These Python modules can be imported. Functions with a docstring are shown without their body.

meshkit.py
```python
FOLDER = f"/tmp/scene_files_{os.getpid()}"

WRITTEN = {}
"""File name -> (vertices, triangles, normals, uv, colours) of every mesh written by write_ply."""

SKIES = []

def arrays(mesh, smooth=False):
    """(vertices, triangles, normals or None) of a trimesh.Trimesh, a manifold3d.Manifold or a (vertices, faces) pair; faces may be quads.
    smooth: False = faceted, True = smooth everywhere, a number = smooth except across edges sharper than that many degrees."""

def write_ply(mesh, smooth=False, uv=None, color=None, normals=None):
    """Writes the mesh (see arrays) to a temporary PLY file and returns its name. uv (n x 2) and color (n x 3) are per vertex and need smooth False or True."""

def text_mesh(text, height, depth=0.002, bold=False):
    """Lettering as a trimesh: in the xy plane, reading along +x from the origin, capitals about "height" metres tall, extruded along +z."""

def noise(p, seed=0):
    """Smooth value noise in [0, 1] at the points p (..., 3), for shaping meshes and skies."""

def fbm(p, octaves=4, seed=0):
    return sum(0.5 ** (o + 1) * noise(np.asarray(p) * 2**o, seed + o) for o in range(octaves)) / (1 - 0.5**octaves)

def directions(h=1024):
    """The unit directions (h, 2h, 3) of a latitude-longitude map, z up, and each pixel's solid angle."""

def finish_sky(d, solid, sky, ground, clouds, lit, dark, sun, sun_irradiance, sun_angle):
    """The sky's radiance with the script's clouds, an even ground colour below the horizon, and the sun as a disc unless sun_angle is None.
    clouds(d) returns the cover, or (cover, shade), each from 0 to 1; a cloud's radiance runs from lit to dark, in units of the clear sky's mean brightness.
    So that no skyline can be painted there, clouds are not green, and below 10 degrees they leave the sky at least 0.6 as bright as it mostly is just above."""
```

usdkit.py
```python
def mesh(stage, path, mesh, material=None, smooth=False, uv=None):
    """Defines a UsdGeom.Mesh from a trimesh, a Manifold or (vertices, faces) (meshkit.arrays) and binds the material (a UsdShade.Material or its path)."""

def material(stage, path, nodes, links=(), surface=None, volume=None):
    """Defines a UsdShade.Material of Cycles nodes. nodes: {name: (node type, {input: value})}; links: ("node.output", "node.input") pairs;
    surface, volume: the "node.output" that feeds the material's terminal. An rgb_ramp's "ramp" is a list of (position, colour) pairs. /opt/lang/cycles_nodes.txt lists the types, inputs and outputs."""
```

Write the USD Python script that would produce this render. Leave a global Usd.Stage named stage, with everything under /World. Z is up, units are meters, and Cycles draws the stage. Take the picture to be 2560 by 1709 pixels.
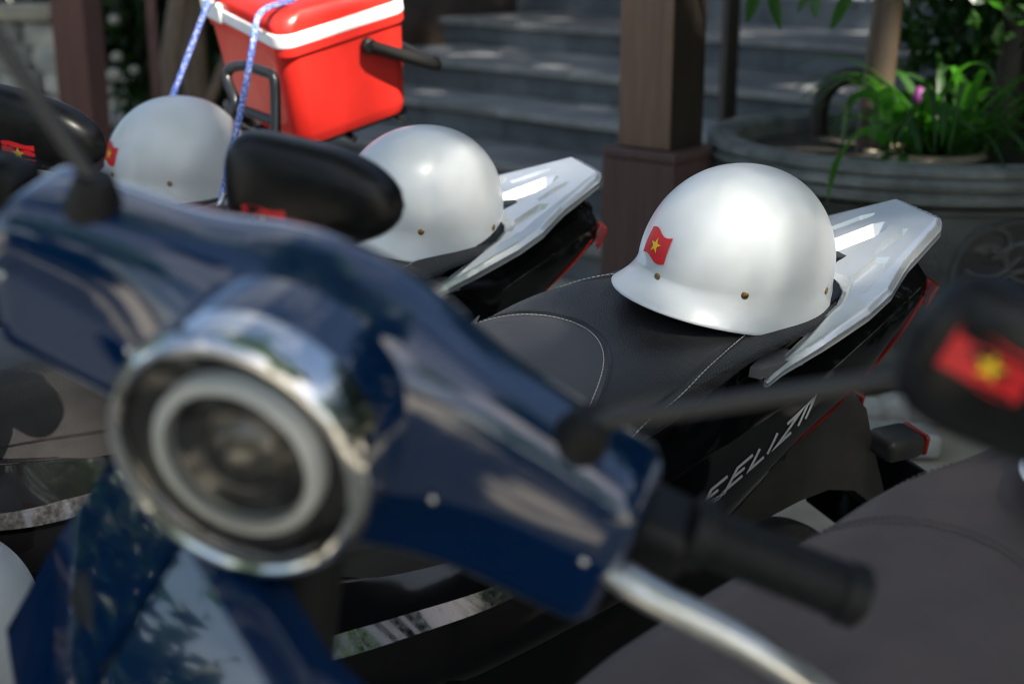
import math
import numpy as np
import trimesh
import manifold3d as m3
from manifold3d import Manifold, CrossSection
from scipy.interpolate import PchipInterpolator
from shapely.geometry import Polygon, Point
import usdkit
import meshkit
from pxr import Usd, UsdGeom, UsdLux, UsdShade, Gf, Sdf

stage = Usd.Stage.CreateInMemory()
UsdGeom.SetStageUpAxis(stage, UsdGeom.Tokens.z)
UsdGeom.SetStageMetersPerUnit(stage, 1.0)
UsdGeom.Xform.Define(stage, '/World')
UsdGeom.Scope.Define(stage, '/World/Looks')
rng = np.random.default_rng(7)

# ------------------------------------------------------------------ camera
PITCH, CAM_H = math.radians(16.26), 1.28
cam = UsdGeom.Camera.Define(stage, '/World/camera')
cam.CreateFocalLengthAttr(50.0)
cam.CreateHorizontalApertureAttr(36.0)
cam.CreateVerticalApertureAttr(36.0 * 683 / 1024)
cam.CreateClippingRangeAttr(Gf.Vec2f(0.05, 500))
cam.CreateFStopAttr(3.2)
cam.CreateFocusDistanceAttr(1.93)
cam.CreateExposureAttr(1.95)
cam.AddTranslateOp().Set(Gf.Vec3d(0, 0, CAM_H))
cam.AddRotateXOp().Set(90 - math.degrees(PITCH))

# ------------------------------------------------------------------ sun and sky
SUN = np.array([0.36, -0.62, 0.86])
SUN /= np.linalg.norm(SUN)
SKY_STRENGTH, SUN_INTENSITY = 0.052, 1.25
usdkit.material(stage, '/World/Looks/sky_light', {
    'sky': ('sky_texture', {'sky_type': 'single_scattering', 'sun_disc': False, 'sun_elevation': math.asin(SUN[2]),
                            'sun_rotation': math.atan2(SUN[0], SUN[1]), 'altitude': 10.0, 'aerosol_density': 1.6}),
    # broken white cloud over the blue
    'tc': ('texture_coordinate', {}), 'map': ('mapping', {'scale': (1.0, 1.0, 1.9)}),
    'n': ('noise_texture', {'scale': 2.3, 'detail': 7.0, 'roughness': 0.58}),
    'r': ('rgb_ramp', {'ramp': [(0.50, (0, 0, 0)), (0.66, (0.85, 0.85, 0.85))]}),
    'h': ('hsv', {'saturation': 0.22, 'value': 2.3}), 'mx': ('mix_color', {}),
    'bg': ('background_shader', {'strength': SKY_STRENGTH})},
    [('tc.generated', 'map.vector'), ('map.vector', 'n.vector'), ('n.fac', 'r.fac'), ('sky.color', 'h.color'), ('sky.color', 'mx.a'), ('h.color', 'mx.b'), ('r.color', 'mx.fac'), ('mx.result', 'bg.color')], surface='bg.background')
dome = UsdLux.DomeLight.Define(stage, '/World/sky')
UsdShade.MaterialBindingAPI.Apply(dome.GetPrim()).Bind(UsdShade.Material.Get(stage, '/World/Looks/sky_light'))
dome.GetPrim().SetCustomDataByKey('kind', 'structure')
sun = UsdLux.DistantLight.Define(stage, '/World/sun')
sun.CreateIntensityAttr(SUN_INTENSITY)
sun.CreateAngleAttr(0.53)
sun.CreateNormalizeAttr(True)
sun.CreateColorAttr(Gf.Vec3f(1.0, 0.94, 0.84))
_z = SUN
_x = np.cross([0, 0, 1.0], _z); _x /= np.linalg.norm(_x)
_y = np.cross(_z, _x)
sun.AddTransformOp().Set(Gf.Matrix4d(*_x, 0, *_y, 0, *_z, 0, 0, 0, 8, 1))

# ------------------------------------------------------------------ materials
def mat(name, nodes, links, surface='p.BSDF'):
    return usdkit.material(stage, '/World/Looks/' + name, nodes, links, surface=surface)

def plain(name, color, rough=0.5, metallic=0.0, coat=0.0, spec=0.5, var=0.0, scale=30.0, bump=0.0, bscale=200.0, rvar=0.0, coat_rough=0.03, **kw):
    """Principled surface with a little mottling (var), grain relief (bump) and uneven gloss (rvar)."""
    n = {'p': ('principled_bsdf', {'base_color': color, 'roughness': rough, 'metallic': metallic, 'coat_weight': coat,
                                   'coat_roughness': coat_rough, 'specular_ior_level': spec, **kw}),
         'g': ('texture_coordinate', {})}
    l = []
    if var or rvar:
        n['n'] = ('noise_texture', {'scale': scale, 'detail': 5.0, 'roughness': 0.6})
        l.append(('g.object', 'n.vector'))
    if var:
        c = np.array(color)
        n['r'] = ('rgb_ramp', {'ramp': [(0.3, tuple(c * (1 - var))), (0.7, tuple(np.minimum(c * (1 + var), 1)))]})
        l += [('n.fac', 'r.fac'), ('r.color', 'p.base_color')]
    if rvar:
        n['m'] = ('map_range', {'from_min': 0.35, 'from_max': 0.7, 'to_min': max(rough - rvar, 0.02), 'to_max': rough + rvar, 'clamp': True})
        l += [('n.fac', 'm.value'), ('m.result', 'p.roughness')]
    if bump:
        n['n2'] = ('noise_texture', {'scale': bscale, 'detail': 3.0})
        n['b'] = ('bump', {'strength': 0.6, 'distance': bump})
        l += [('g.object', 'n2.vector'), ('n2.fac', 'b.height'), ('b.normal', 'p.normal')]
    return mat(name, n, l)

def leather(name, color, cell=520.0, depth=0.00035, rough=0.42, spec=0.5):
    c = np.array(color)
    return mat(name, {
        'g': ('texture_coordinate', {}),
        'v': ('voronoi_texture', {'scale': cell, 'feature': 'f1'}),
        'n': ('noise_texture', {'scale': 14.0, 'detail': 6.0, 'roughness': 0.65}),
        'r': ('rgb_ramp', {'ramp': [(0.3, tuple(c * 0.85)), (0.7, tuple(c * 1.2))]}),
        'm': ('map_range', {'from_min': 0.3, 'from_max': 0.7, 'to_min': rough - 0.06, 'to_max': rough + 0.08}),
        'b': ('bump', {'strength': 0.5, 'distance': depth}),
        'p': ('principled_bsdf', {'roughness': rough, 'specular_ior_level': spec})},
        [('g.object', 'v.vector'), ('g.object', 'n.vector'), ('n.fac', 'r.fac'), ('r.color', 'p.base_color'),
         ('n.fac', 'm.value'), ('m.result', 'p.roughness'), ('v.distance', 'b.height'), ('b.normal', 'p.normal')])

def woven(name, color):
    """Seat side vinyl embossed with a fine regular grid of dots."""
    return mat(name, {
        'g': ('texture_coordinate', {}),
        'map': ('mapping', {'rotation': (0.0, 0.5, 0.0), 'scale': (260.0, 260.0, 260.0)}),
        'v': ('voronoi_texture', {'scale': 1.0, 'randomness': 0.0, 'feature': 'f1'}),
        'b': ('bump', {'strength': 1.0, 'distance': 0.0012}),
        'r': ('rgb_ramp', {'ramp': [(0.1, tuple(np.array(color) * 1.5)), (0.6, tuple(np.array(color) * 0.6))]}),
        'p': ('principled_bsdf', {'roughness': 0.45})},
        [('g.object', 'map.vector'), ('map.vector', 'v.vector'), ('v.distance', 'r.fac'), ('r.color', 'p.base_color'), ('v.distance', 'b.height'), ('b.normal', 'p.normal')])

def gloss_dusty(name, color, dust=(0.10, 0.095, 0.085), amount=0.35, coat=0.15):
    """Clear-coated plastic with fine dust specks and wiped streaks."""
    return mat(name, {
        'g': ('texture_coordinate', {}),
        'v': ('noise_texture', {'scale': 420.0, 'detail': 2.0}),
        'r': ('rgb_ramp', {'ramp': [(0.66, (0, 0, 0)), (0.76, (amount,) * 3)]}),
        'n': ('noise_texture', {'scale': 9.0, 'detail': 6.0}),
        'rr': ('rgb_ramp', {'ramp': [(0.42, (0, 0, 0)), (0.7, (1, 1, 1))]}),
        'mu': ('math', {'math_type': 'multiply'}),
        'mx': ('mix_color', {'a': color, 'b': dust}),
        'ro': ('map_range', {'from_min': 0.0, 'from_max': 0.5, 'to_min': 0.06, 'to_max': 0.45, 'clamp': True}),
        'p': ('principled_bsdf', {'roughness': 0.08, 'specular_ior_level': 0.5 if coat > .5 else 0.32, 'coat_weight': coat, 'coat_roughness': 0.03, 'coat_ior': 1.54 if coat > .5 else 1.5})},
        [('g.object', 'v.vector'), ('g.object', 'n.vector'), ('v.fac', 'r.fac'), ('n.fac', 'rr.fac'), ('r.color', 'mu.value1'), ('rr.color', 'mu.value2'),
         ('mu.value', 'mx.fac'), ('mx.result', 'p.base_color'), ('mu.value', 'ro.value'), ('ro.result', 'p.roughness')])

def leaf(name, color, back=1.6, rough=0.4):
    c = np.array(color)
    return mat(name, {
        'o': ('geometry', {}),
        'r': ('rgb_ramp', {'ramp': [(0.0, tuple(c * 0.55)), (0.6, tuple(c)), (1.0, tuple(np.minimum(c * np.array([2.0, 1.6, 1.2]), 0.9)))]}),
        'p': ('principled_bsdf', {'roughness': rough}),
        't': ('translucent_bsdf', {'color': tuple(np.minimum(c * np.array([1.6, 2.2, 0.8]) * back, 0.9))}),
        'm': ('mix_closure', {'fac': 0.35})},
        [('o.random_per_island', 'r.fac'), ('r.color', 'p.base_color'), ('p.BSDF', 'm.closure1'), ('t.BSDF', 'm.closure2')], surface='m.closure')

def stone(name, dark, light, scale=9.0, bump=0.004, rough=0.75):
    return mat(name, {
        'g': ('geometry', {}), 'oi': ('object_info', {}),
        'n': ('noise_texture', {'scale': scale, 'detail': 8.0, 'roughness': 0.65}),
        'n2': ('noise_texture', {'scale': scale * 14, 'detail': 4.0}),
        'r': ('rgb_ramp', {'ramp': [(0.3, dark), (0.7, light)]}),
        'h': ('hsv', {'saturation': 1.0}),
        'v': ('map_range', {'to_min': 0.75, 'to_max': 1.3}),
        'b': ('bump', {'strength': 0.7, 'distance': bump}),
        'p': ('principled_bsdf', {'roughness': rough})},
        [('g.position', 'n.vector'), ('g.position', 'n2.vector'), ('n.fac', 'r.fac'), ('r.color', 'h.color'), ('oi.random', 'v.value'), ('v.result', 'h.value'),
         ('h.color', 'p.base_color'), ('n2.fac', 'b.height'), ('b.normal', 'p.normal')])

M = {}
M['black_gloss'] = gloss_dusty('black_gloss', (0.004, 0.004, 0.0045), amount=0.09)
M['blue_gloss'] = gloss_dusty('blue_gloss', (0.0010, 0.0155, 0.058), amount=0.04, coat=1.0)
M['black_matte'] = plain('black_matte', (0.009, 0.009, 0.0095), 0.5, spec=0.3, var=0.25, scale=20, bump=0.0002, bscale=700)
M['fender_plastic'] = plain('fender_plastic', (0.030, 0.028, 0.026), 0.5, var=0.3, scale=25, bump=0.0002, bscale=900)
M['rubber'] = plain('rubber', (0.010, 0.010, 0.0105), 0.55, spec=0.3, var=0.2, scale=60, bump=0.0003, bscale=500)
M['tyre'] = plain('tyre', (0.02, 0.02, 0.02), 0.75, var=0.3, scale=30, bump=0.0006, bscale=300)
M['seat_smooth'] = leather('seat_smooth', (0.060, 0.056, 0.056), 620, 0.0006, 0.42)
M['seat_grain'] = leather('seat_grain', (0.022, 0.022, 0.023), 430, 0.0010, 0.42)
M['seat_brown'] = leather('seat_brown', (0.100, 0.073, 0.064), 560, 0.0006, 0.56)
M['seat_woven'] = woven('seat_woven', (0.028, 0.028, 0.029))
M['thread'] = plain('thread', (0.55, 0.54, 0.52), 0.7)
M['thread_dark'] = plain('thread_dark', (0.05, 0.05, 0.052), 0.7)
M['silver_paint'] = plain('silver_paint', (0.66, 0.69, 0.71), 0.22, metallic=0.6, coat=0.6, var=0.015, scale=300, coat_rough=0.08)
M['helmet_paint'] = plain('helmet_paint', (0.70, 0.725, 0.73), 0.38, metallic=0.04, coat=0.25, var=0.015, scale=25, rvar=0.03, coat_rough=0.22)
M['helmet_lining'] = plain('helmet_lining', (0.02, 0.02, 0.02), 0.8)
M['brass'] = plain('brass', (0.40, 0.27, 0.12), 0.35, metallic=0.9, var=0.25, scale=400)
M['chrome'] = plain('chrome', (0.72, 0.72, 0.70), 0.10, metallic=1.0, rvar=0.04, scale=40)
M['alloy'] = plain('alloy', (0.72, 0.70, 0.66), 0.32, metallic=0.9, rvar=0.08, scale=30)
M['reflector_bowl'] = plain('reflector_bowl', (0.012, 0.0105, 0.0095), 0.25, coat=0.1, rvar=0.08, scale=50)
M['led_diffuser'] = plain('led_diffuser', (0.95, 0.96, 0.97), 0.45)
M['dark_lens'] = plain('dark_lens', (0.012, 0.011, 0.010), 0.04, coat=1.0)
M['tail_lens'] = plain('tail_lens', (0.30, 0.012, 0.004), 0.18, coat=0.5)
M['red_print'] = plain('red_print', (0.72, 0.02, 0.025), 0.4)
M['yellow_print'] = plain('yellow_print', (0.95, 0.62, 0.02), 0.4)
M['letter_chrome'] = plain('letter_chrome', (0.62, 0.63, 0.62), 0.35, metallic=0.25)
M['cooler_red'] = plain('cooler_red', (0.66, 0.026, 0.018), 0.32, var=0.04, scale=8, subsurface_weight=0.0, rvar=0.05)
M['cooler_white'] = plain('cooler_white', (0.80, 0.79, 0.77), 0.4, var=0.04, scale=20)
M['handle_black'] = plain('handle_black', (0.010, 0.010, 0.0095), 0.5, spec=0.3)
M['rack_steel'] = plain('rack_steel', (0.015, 0.015, 0.016), 0.3, coat=0.3)
M['steel_plate'] = plain('steel_plate', (0.20, 0.19, 0.185), 0.5, metallic=0.3, var=0.2)
M['rope_blue'] = mat('rope_blue', {
    'g': ('texture_coordinate', {}), 'w': ('noise_texture', {'scale': 260.0, 'detail': 1.0}),
    'r': ('rgb_ramp', {'ramp': [(0.42, (0.025, 0.10, 0.50)), (0.52, (0.05, 0.16, 0.62)), (0.60, (0.55, 0.55, 0.70))]}),
    'p': ('principled_bsdf', {'roughness': 0.6})}, [('g.object', 'w.vector'), ('w.fac', 'r.fac'), ('r.color', 'p.base_color')])
M['glass'] = mat('glass', {'f': ('fresnel', {'IOR': 1.36}), 't': ('transparent_bsdf', {'color': (0.93, 0.93, 0.92)}),
                           'g': ('glossy_bsdf', {'color': (1, 1, 1), 'roughness': 0.02}), 'm': ('mix_closure', {})},
                 [('f.fac', 'm.fac'), ('t.BSDF', 'm.closure1'), ('g.BSDF', 'm.closure2')], surface='m.closure')
M['concrete'] = stone('concrete', (0.30, 0.27, 0.22), (0.46, 0.42, 0.35), 2.2, 0.003, 0.8)
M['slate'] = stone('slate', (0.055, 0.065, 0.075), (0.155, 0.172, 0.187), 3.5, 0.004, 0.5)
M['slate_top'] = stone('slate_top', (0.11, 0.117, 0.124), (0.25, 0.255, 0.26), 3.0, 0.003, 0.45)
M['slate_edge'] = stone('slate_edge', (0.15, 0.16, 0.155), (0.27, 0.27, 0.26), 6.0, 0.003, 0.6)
M['rubble'] = stone('rubble', (0.20, 0.21, 0.20), (0.50, 0.49, 0.44), 5.0, 0.02, 0.85)
M['coping'] = stone('coping', (0.30, 0.28, 0.22), (0.46, 0.43, 0.34), 6.0, 0.006, 0.85)
M['pot_stone'] = stone('pot_stone', (0.065, 0.074, 0.069), (0.215, 0.235, 0.220), 9.0, 0.004, 0.6)
M['pot_body_shaded'] = stone('pot_body_shaded', (0.026, 0.030, 0.028), (0.085, 0.094, 0.088), 7.0, 0.005, 0.6)  # shadow under the rim put into a darker stone colour
M['pot_dark'] = stone('pot_dark', (0.012, 0.013, 0.012), (0.05, 0.052, 0.048), 14.0, 0.003, 0.6)
M['terracotta'] = stone('terracotta', (0.36, 0.29, 0.20), (0.52, 0.43, 0.31), 10.0, 0.003, 0.8)
M['soil'] = stone('soil', (0.018, 0.014, 0.010), (0.06, 0.05, 0.038), 25.0, 0.02, 0.95)
M['pale_stone'] = stone('pale_stone', (0.22, 0.23, 0.215), (0.46, 0.46, 0.43), 9.0, 0.006, 0.8)
M['plaster'] = plain('plaster', (0.78, 0.72, 0.62), 0.9, var=0.08, scale=2)
def wood(name, a, b):
    return mat(name, {
        'g': ('geometry', {}), 'map': ('mapping', {'scale': (14.0, 14.0, 1.0)}),
        'n': ('noise_texture', {'scale': 3.0, 'detail': 6.0, 'roughness': 0.6, 'distortion': 0.6}),
        'r': ('rgb_ramp', {'ramp': [(0.3, a), (0.7, b)]}),
        'b': ('bump', {'strength': 0.4, 'distance': 0.002}), 'p': ('principled_bsdf', {'roughness': 0.55})},
        [('g.position', 'map.vector'), ('map.vector', 'n.vector'), ('n.fac', 'r.fac'), ('r.color', 'p.base_color'), ('n.fac', 'b.height'), ('b.normal', 'p.normal')])
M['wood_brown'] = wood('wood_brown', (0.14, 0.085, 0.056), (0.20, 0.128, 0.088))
M['wood_red'] = wood('wood_red', (0.085, 0.040, 0.034), (0.125, 0.062, 0.052))
M['wood_plinth'] = wood('wood_plinth', (0.072, 0.042, 0.038), (0.105, 0.064, 0.058))
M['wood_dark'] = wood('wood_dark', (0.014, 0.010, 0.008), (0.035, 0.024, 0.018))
M['bark'] = wood('bark', (0.10, 0.062, 0.036), (0.21, 0.14, 0.085))
M['bark_dark'] = wood('bark_dark', (0.05, 0.035, 0.022), (0.12, 0.085, 0.055))
M['leaf_dark'] = leaf('leaf_dark', (0.018, 0.045, 0.012))
M['leaf_mid'] = leaf('leaf_mid', (0.030, 0.080, 0.018))
M['leaf_bright'] = leaf('leaf_bright', (0.045, 0.13, 0.025))
M['leaf_olive'] = leaf('leaf_olive', (0.055, 0.085, 0.015))
M['petal'] = plain('petal', (0.10, 0.012, 0.09), 0.6)
M['petal_white'] = plain('petal_white', (0.42, 0.40, 0.34), 0.8)
M['hose'] = plain('hose', (0.16, 0.22, 0.33), 0.45)

# ------------------------------------------------------------------ scene graph helpers
_names = {}
def numbered(parent, name):
    k = (parent, name)
    i = _names.get(k, 0)
    _names[k] = i + 1
    return name if i == 0 else f'{name}_{i:03d}'

def meta(prim, label=None, category=None, group=None, kind=None):
    for k, v in (('label', label), ('category', category), ('group', group), ('kind', kind)):
        if v:
            prim.SetCustomDataByKey(k, v)
    return prim

class Thing:
    """An Xform standing at the thing's base; R, o: its axes (columns) and origin in the world."""
    def __init__(s, name, label, category, R=None, o=(0, 0, 0), group=None, kind=None):
        s.R, s.o = (np.eye(3) if R is None else np.asarray(R, float)), np.asarray(o, float)
        s.path = '/World/' + numbered('/World', name)
        x = UsdGeom.Xform.Define(stage, s.path)
        A = s.R.T
        x.AddTransformOp().Set(Gf.Matrix4d(*A[0], 0, *A[1], 0, *A[2], 0, *s.o, 1))
        s.prim = meta(x.GetPrim(), label, category, group, kind)
    def part(s, name, mesh, m, parent=None, smooth=35, label=None, world=False, kind=None):
        path = (parent or s.path) + '/' + numbered(parent or s.path, name)
        if world:
            v, f, _ = meshkit.arrays(mesh)
            mesh = trimesh.Trimesh((v - s.o) @ s.R, f, process=False)
        p = usdkit.mesh(stage, path, mesh, M[m], smooth=smooth)
        meta(p.GetPrim(), label, kind=kind)
        return path

def solo(name, mesh, m, label=None, category=None, group=None, kind=None, smooth=35):
    path = '/World/' + numbered('/World', name)
    p = usdkit.mesh(stage, path, mesh, M[m], smooth=smooth)
    meta(p.GetPrim(), label, category, group, kind)
    return path

# ------------------------------------------------------------------ mesh helpers
def T(v, f):
    return trimesh.Trimesh(np.asarray(v, float), np.asarray(f), process=False)

def cat(*ms):
    return trimesh.util.concatenate([T(*meshkit.arrays(m)[:2]) for m in ms])

def grid(P, closed_u=False, closed_v=False, flip=False):
    """Mesh over a (n, m, 3) grid of points."""
    P = np.asarray(P, float)
    n, m = P.shape[:2]
    i = np.arange(n if closed_u else n - 1)
    j = np.arange(m if closed_v else m - 1)
    I, J = np.meshgrid(i, j, indexing='ij')
    I2, J2 = (I + 1) % n, (J + 1) % m
    a, b, c, d = I * m + J, I2 * m + J, I2 * m + J2, I * m + J2
    f = np.concatenate([np.stack([a, b, c], -1).reshape(-1, 3), np.stack([a, c, d], -1).reshape(-1, 3)])
    return T(P.reshape(-1, 3), f[:, ::-1] if flip else f)

def cap_rows(P):
    """A closed-section loft (n sections of m points) with flat end caps."""
    P = np.asarray(P, float)
    g = grid(P, closed_v=True)
    n, m = P.shape[:2]
    v = np.vstack([g.vertices, P[0].mean(0), P[-1].mean(0)])
    a, b, N = np.arange(m), (np.arange(m) + 1) % m, n * m
    e = [np.stack([np.full(m, N), b, a], 1)[:, ::1], np.stack([np.full(m, N + 1), (n - 1) * m + a, (n - 1) * m + b], 1)]
    mesh = trimesh.Trimesh(v, np.vstack([g.faces] + e), process=False)
    mesh.fix_normals()
    return mesh

def smooth_path(pts, n=40):
    pts = np.asarray(pts, float)
    t = np.r_[0, np.cumsum(np.linalg.norm(np.diff(pts, axis=0), axis=1))]
    if len(pts) == 2:
        return pts[0] + np.linspace(0, 1, n)[:, None] * (pts[1] - pts[0])
    from scipy.interpolate import CubicSpline
    return CubicSpline(t, pts)(np.linspace(0, t[-1], n))

def tube(pts, r, seg=12, n=None, flat=1.0):
    """Tube along a path; r: a number or a radius per given point; flat squashes the section."""
    pts = np.asarray(pts, float)
    P = smooth_path(pts, n) if n else pts
    k = len(P)
    r = np.interp(np.linspace(0, 1, k), np.linspace(0, 1, np.size(r)), np.atleast_1d(r))
    t = np.gradient(P, axis=0); t /= np.linalg.norm(t, axis=1, keepdims=True) + 1e-12
    up = np.array([0, 0, 1.0]) if abs(t[0][2]) < 0.9 else np.array([1.0, 0, 0])
    rows = []
    u = np.cross(t[0], up); u /= np.linalg.norm(u)
    for i in range(k):
        u = u - t[i] * (u @ t[i]); u /= np.linalg.norm(u)
        w = np.cross(t[i], u)
        a = np.linspace(0, 2 * np.pi, seg, endpoint=False)
        rows.append(P[i] + r[i] * (np.cos(a)[:, None] * u + flat * np.sin(a)[:, None] * w))
    return cap_rows(rows)

def lathe(profile, seg=64, axis='z'):
    p = np.asarray(profile, float)
    a = np.linspace(0, 2 * np.pi, seg, endpoint=False)
    P = np.stack([p[:, 0][:, None] * np.cos(a), p[:, 0][:, None] * np.sin(a), np.repeat(p[:, 1][:, None], seg, 1)], -1)
    g = grid(P, closed_v=True)
    if axis == 'x':
        g.vertices = g.vertices[:, [2, 0, 1]]
    g = trimesh.Trimesh(g.vertices, g.faces, process=False)
    return g

def box(lo, hi, bevel=0.0):
    lo, hi = np.asarray(lo, float), np.asarray(hi, float)
    if bevel <= 0:
        return trimesh.creation.box(bounds=[lo, hi])
    pts = []
    for sx in (0, 1):
        for sy in (0, 1):
            for sz in (0, 1):
                c = np.where([sx, sy, sz], hi, lo)
                d = np.where([sx, sy, sz], -1, 1) * bevel
                for k in range(3):
                    q = c + d; q[k] = c[k]
                    pts.append(q)
    return trimesh.convex.convex_hull(np.array(pts))

def rbox(lo, hi, r, seg=10):
    lo, hi = np.asarray(lo, float) + r, np.asarray(hi, float) - r
    s = Manifold.sphere(r, seg)
    return Manifold.batch_hull([s.translate([x, y, z]) for x in (lo[0], hi[0]) for y in (lo[1], hi[1]) for z in (lo[2], hi[2])])

def prism(poly, z0, z1, bevel=0.0):
    g = Polygon(poly) if not isinstance(poly, Polygon) else poly
    m = trimesh.creation.extrude_polygon(g, z1 - z0, engine='earcut')
    m.apply_translation([0, 0, z0])
    return m

def moved(mesh, R=None, o=(0, 0, 0)):
    v, f, _ = meshkit.arrays(mesh)
    if R is not None:
        v = v @ np.asarray(R).T
    return T(v + np.asarray(o), f)

def rotz(a):
    c, s = math.cos(a), math.sin(a)
    return np.array([[c, -s, 0], [s, c, 0], [0, 0, 1.0]])

def axis_rot(a, phi):
    a = np.asarray(a, float) / np.linalg.norm(a)
    K = np.array([[0, -a[2], a[1]], [a[2], 0, -a[0]], [-a[1], a[0], 0]])
    return np.eye(3) + math.sin(phi) * K + (1 - math.cos(phi)) * K @ K

def star(r, n=5, inner=0.40, a0=math.pi / 2):
    a = a0 + np.arange(2 * n) * math.pi / n
    rr = np.where(np.arange(2 * n) % 2 == 0, r, r * inner)
    return np.stack([rr * np.cos(a), rr * np.sin(a)], 1)

def fan_patch(outline, f):
    """A patch over a planar outline (u, v), its points sent through f to space."""
    poly = Polygon(outline)
    t = trimesh.creation.extrude_polygon(poly, 0.001, engine='earcut')
    v = np.asarray(t.vertices); keep = np.all(np.isclose(v[t.faces][:, :, 2], 0.001), axis=1)
    m = T(v, t.faces[keep]); m.remove_unreferenced_vertices()
    for _ in range(2):
        m = m.subdivide()
    m = T(f(np.asarray(m.vertices)[:, 0], np.asarray(m.vertices)[:, 1]), m.faces)
    return m

# ------------------------------------------------------------------ the setting: ground, steps, walls, posts
CB = np.array([0, math.cos(PITCH), -math.sin(PITCH)])
CU = np.array([0, math.sin(PITCH), math.cos(PITCH)])
def seen(px, py, d):
    """A point d metres in front of the lens in the direction measured on the photograph (2349 px wide)."""
    return np.array([0, 0, CAM_H]) + d * (np.array([1, 0, 0]) * (px - 1174.5) / 3262 + CU * (784 - py) / 3262 + CB)

gx = np.r_[-80, -30, np.linspace(-9, 9, 50), 30, 80]
G = np.stack(np.meshgrid(gx, gx + 3, indexing='ij'), -1)
Z = (meshkit.fbm(np.concatenate([G * 0.6, np.zeros(G.shape[:2] + (1,))], -1), 3, 3) - 0.5) * 0.012
solo('ground', grid(np.concatenate([G, Z[..., None] - 0.01], -1)), 'concrete', kind='structure', smooth=True)

# stone steps, running from near right to far left
SD, SN = np.array([-0.693, 0.721, 0]), np.array([0.721, 0.693, 0])
steps = Thing('stone_steps', 'wide dark slate steps rising behind the row of parked scooters', 'steps', kind='structure')
srng = np.random.default_rng(11)
edges = [3.80, 4.24, 4.68, 5.10, 5.84, 6.6]
Rst = np.stack([SD, SN, [0, 0, 1]], 1)
def along(px_s):  # local helper: box in step coordinates (t along the steps, s into them)
    return px_s
T0, T1 = 2.5, 6.2
for k in range(5):
    z0, z1 = 0.15 * k, 0.15 * (k + 1)
    t = T0 - srng.uniform(0, 0.6)
    tend = T1 + 0.12 * k
    while t < tend:
        L = srng.uniform(0.55, 0.95)
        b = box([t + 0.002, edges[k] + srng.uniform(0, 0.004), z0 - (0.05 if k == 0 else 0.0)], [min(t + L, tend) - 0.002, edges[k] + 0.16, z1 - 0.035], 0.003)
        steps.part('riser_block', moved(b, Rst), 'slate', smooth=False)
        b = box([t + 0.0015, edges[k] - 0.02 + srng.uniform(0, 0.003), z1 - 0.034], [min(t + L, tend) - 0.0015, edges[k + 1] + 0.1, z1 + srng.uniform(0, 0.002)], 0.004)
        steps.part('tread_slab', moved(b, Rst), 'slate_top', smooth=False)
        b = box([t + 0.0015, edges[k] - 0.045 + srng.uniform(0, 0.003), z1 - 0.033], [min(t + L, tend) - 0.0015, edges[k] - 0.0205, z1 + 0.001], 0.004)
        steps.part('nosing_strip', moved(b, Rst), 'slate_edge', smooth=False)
        t += L
steps.part('core', moved(box([T0, edges[0] + 0.17, -0.1], [T1, 8.5, 0.10]), Rst), 'slate', smooth=False)
steps.part('landing', moved(box([T0, edges[5] + 0.03, 0.5], [T1 + 1.9, 8.6, 0.90]), Rst), 'slate', smooth=False)

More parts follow.
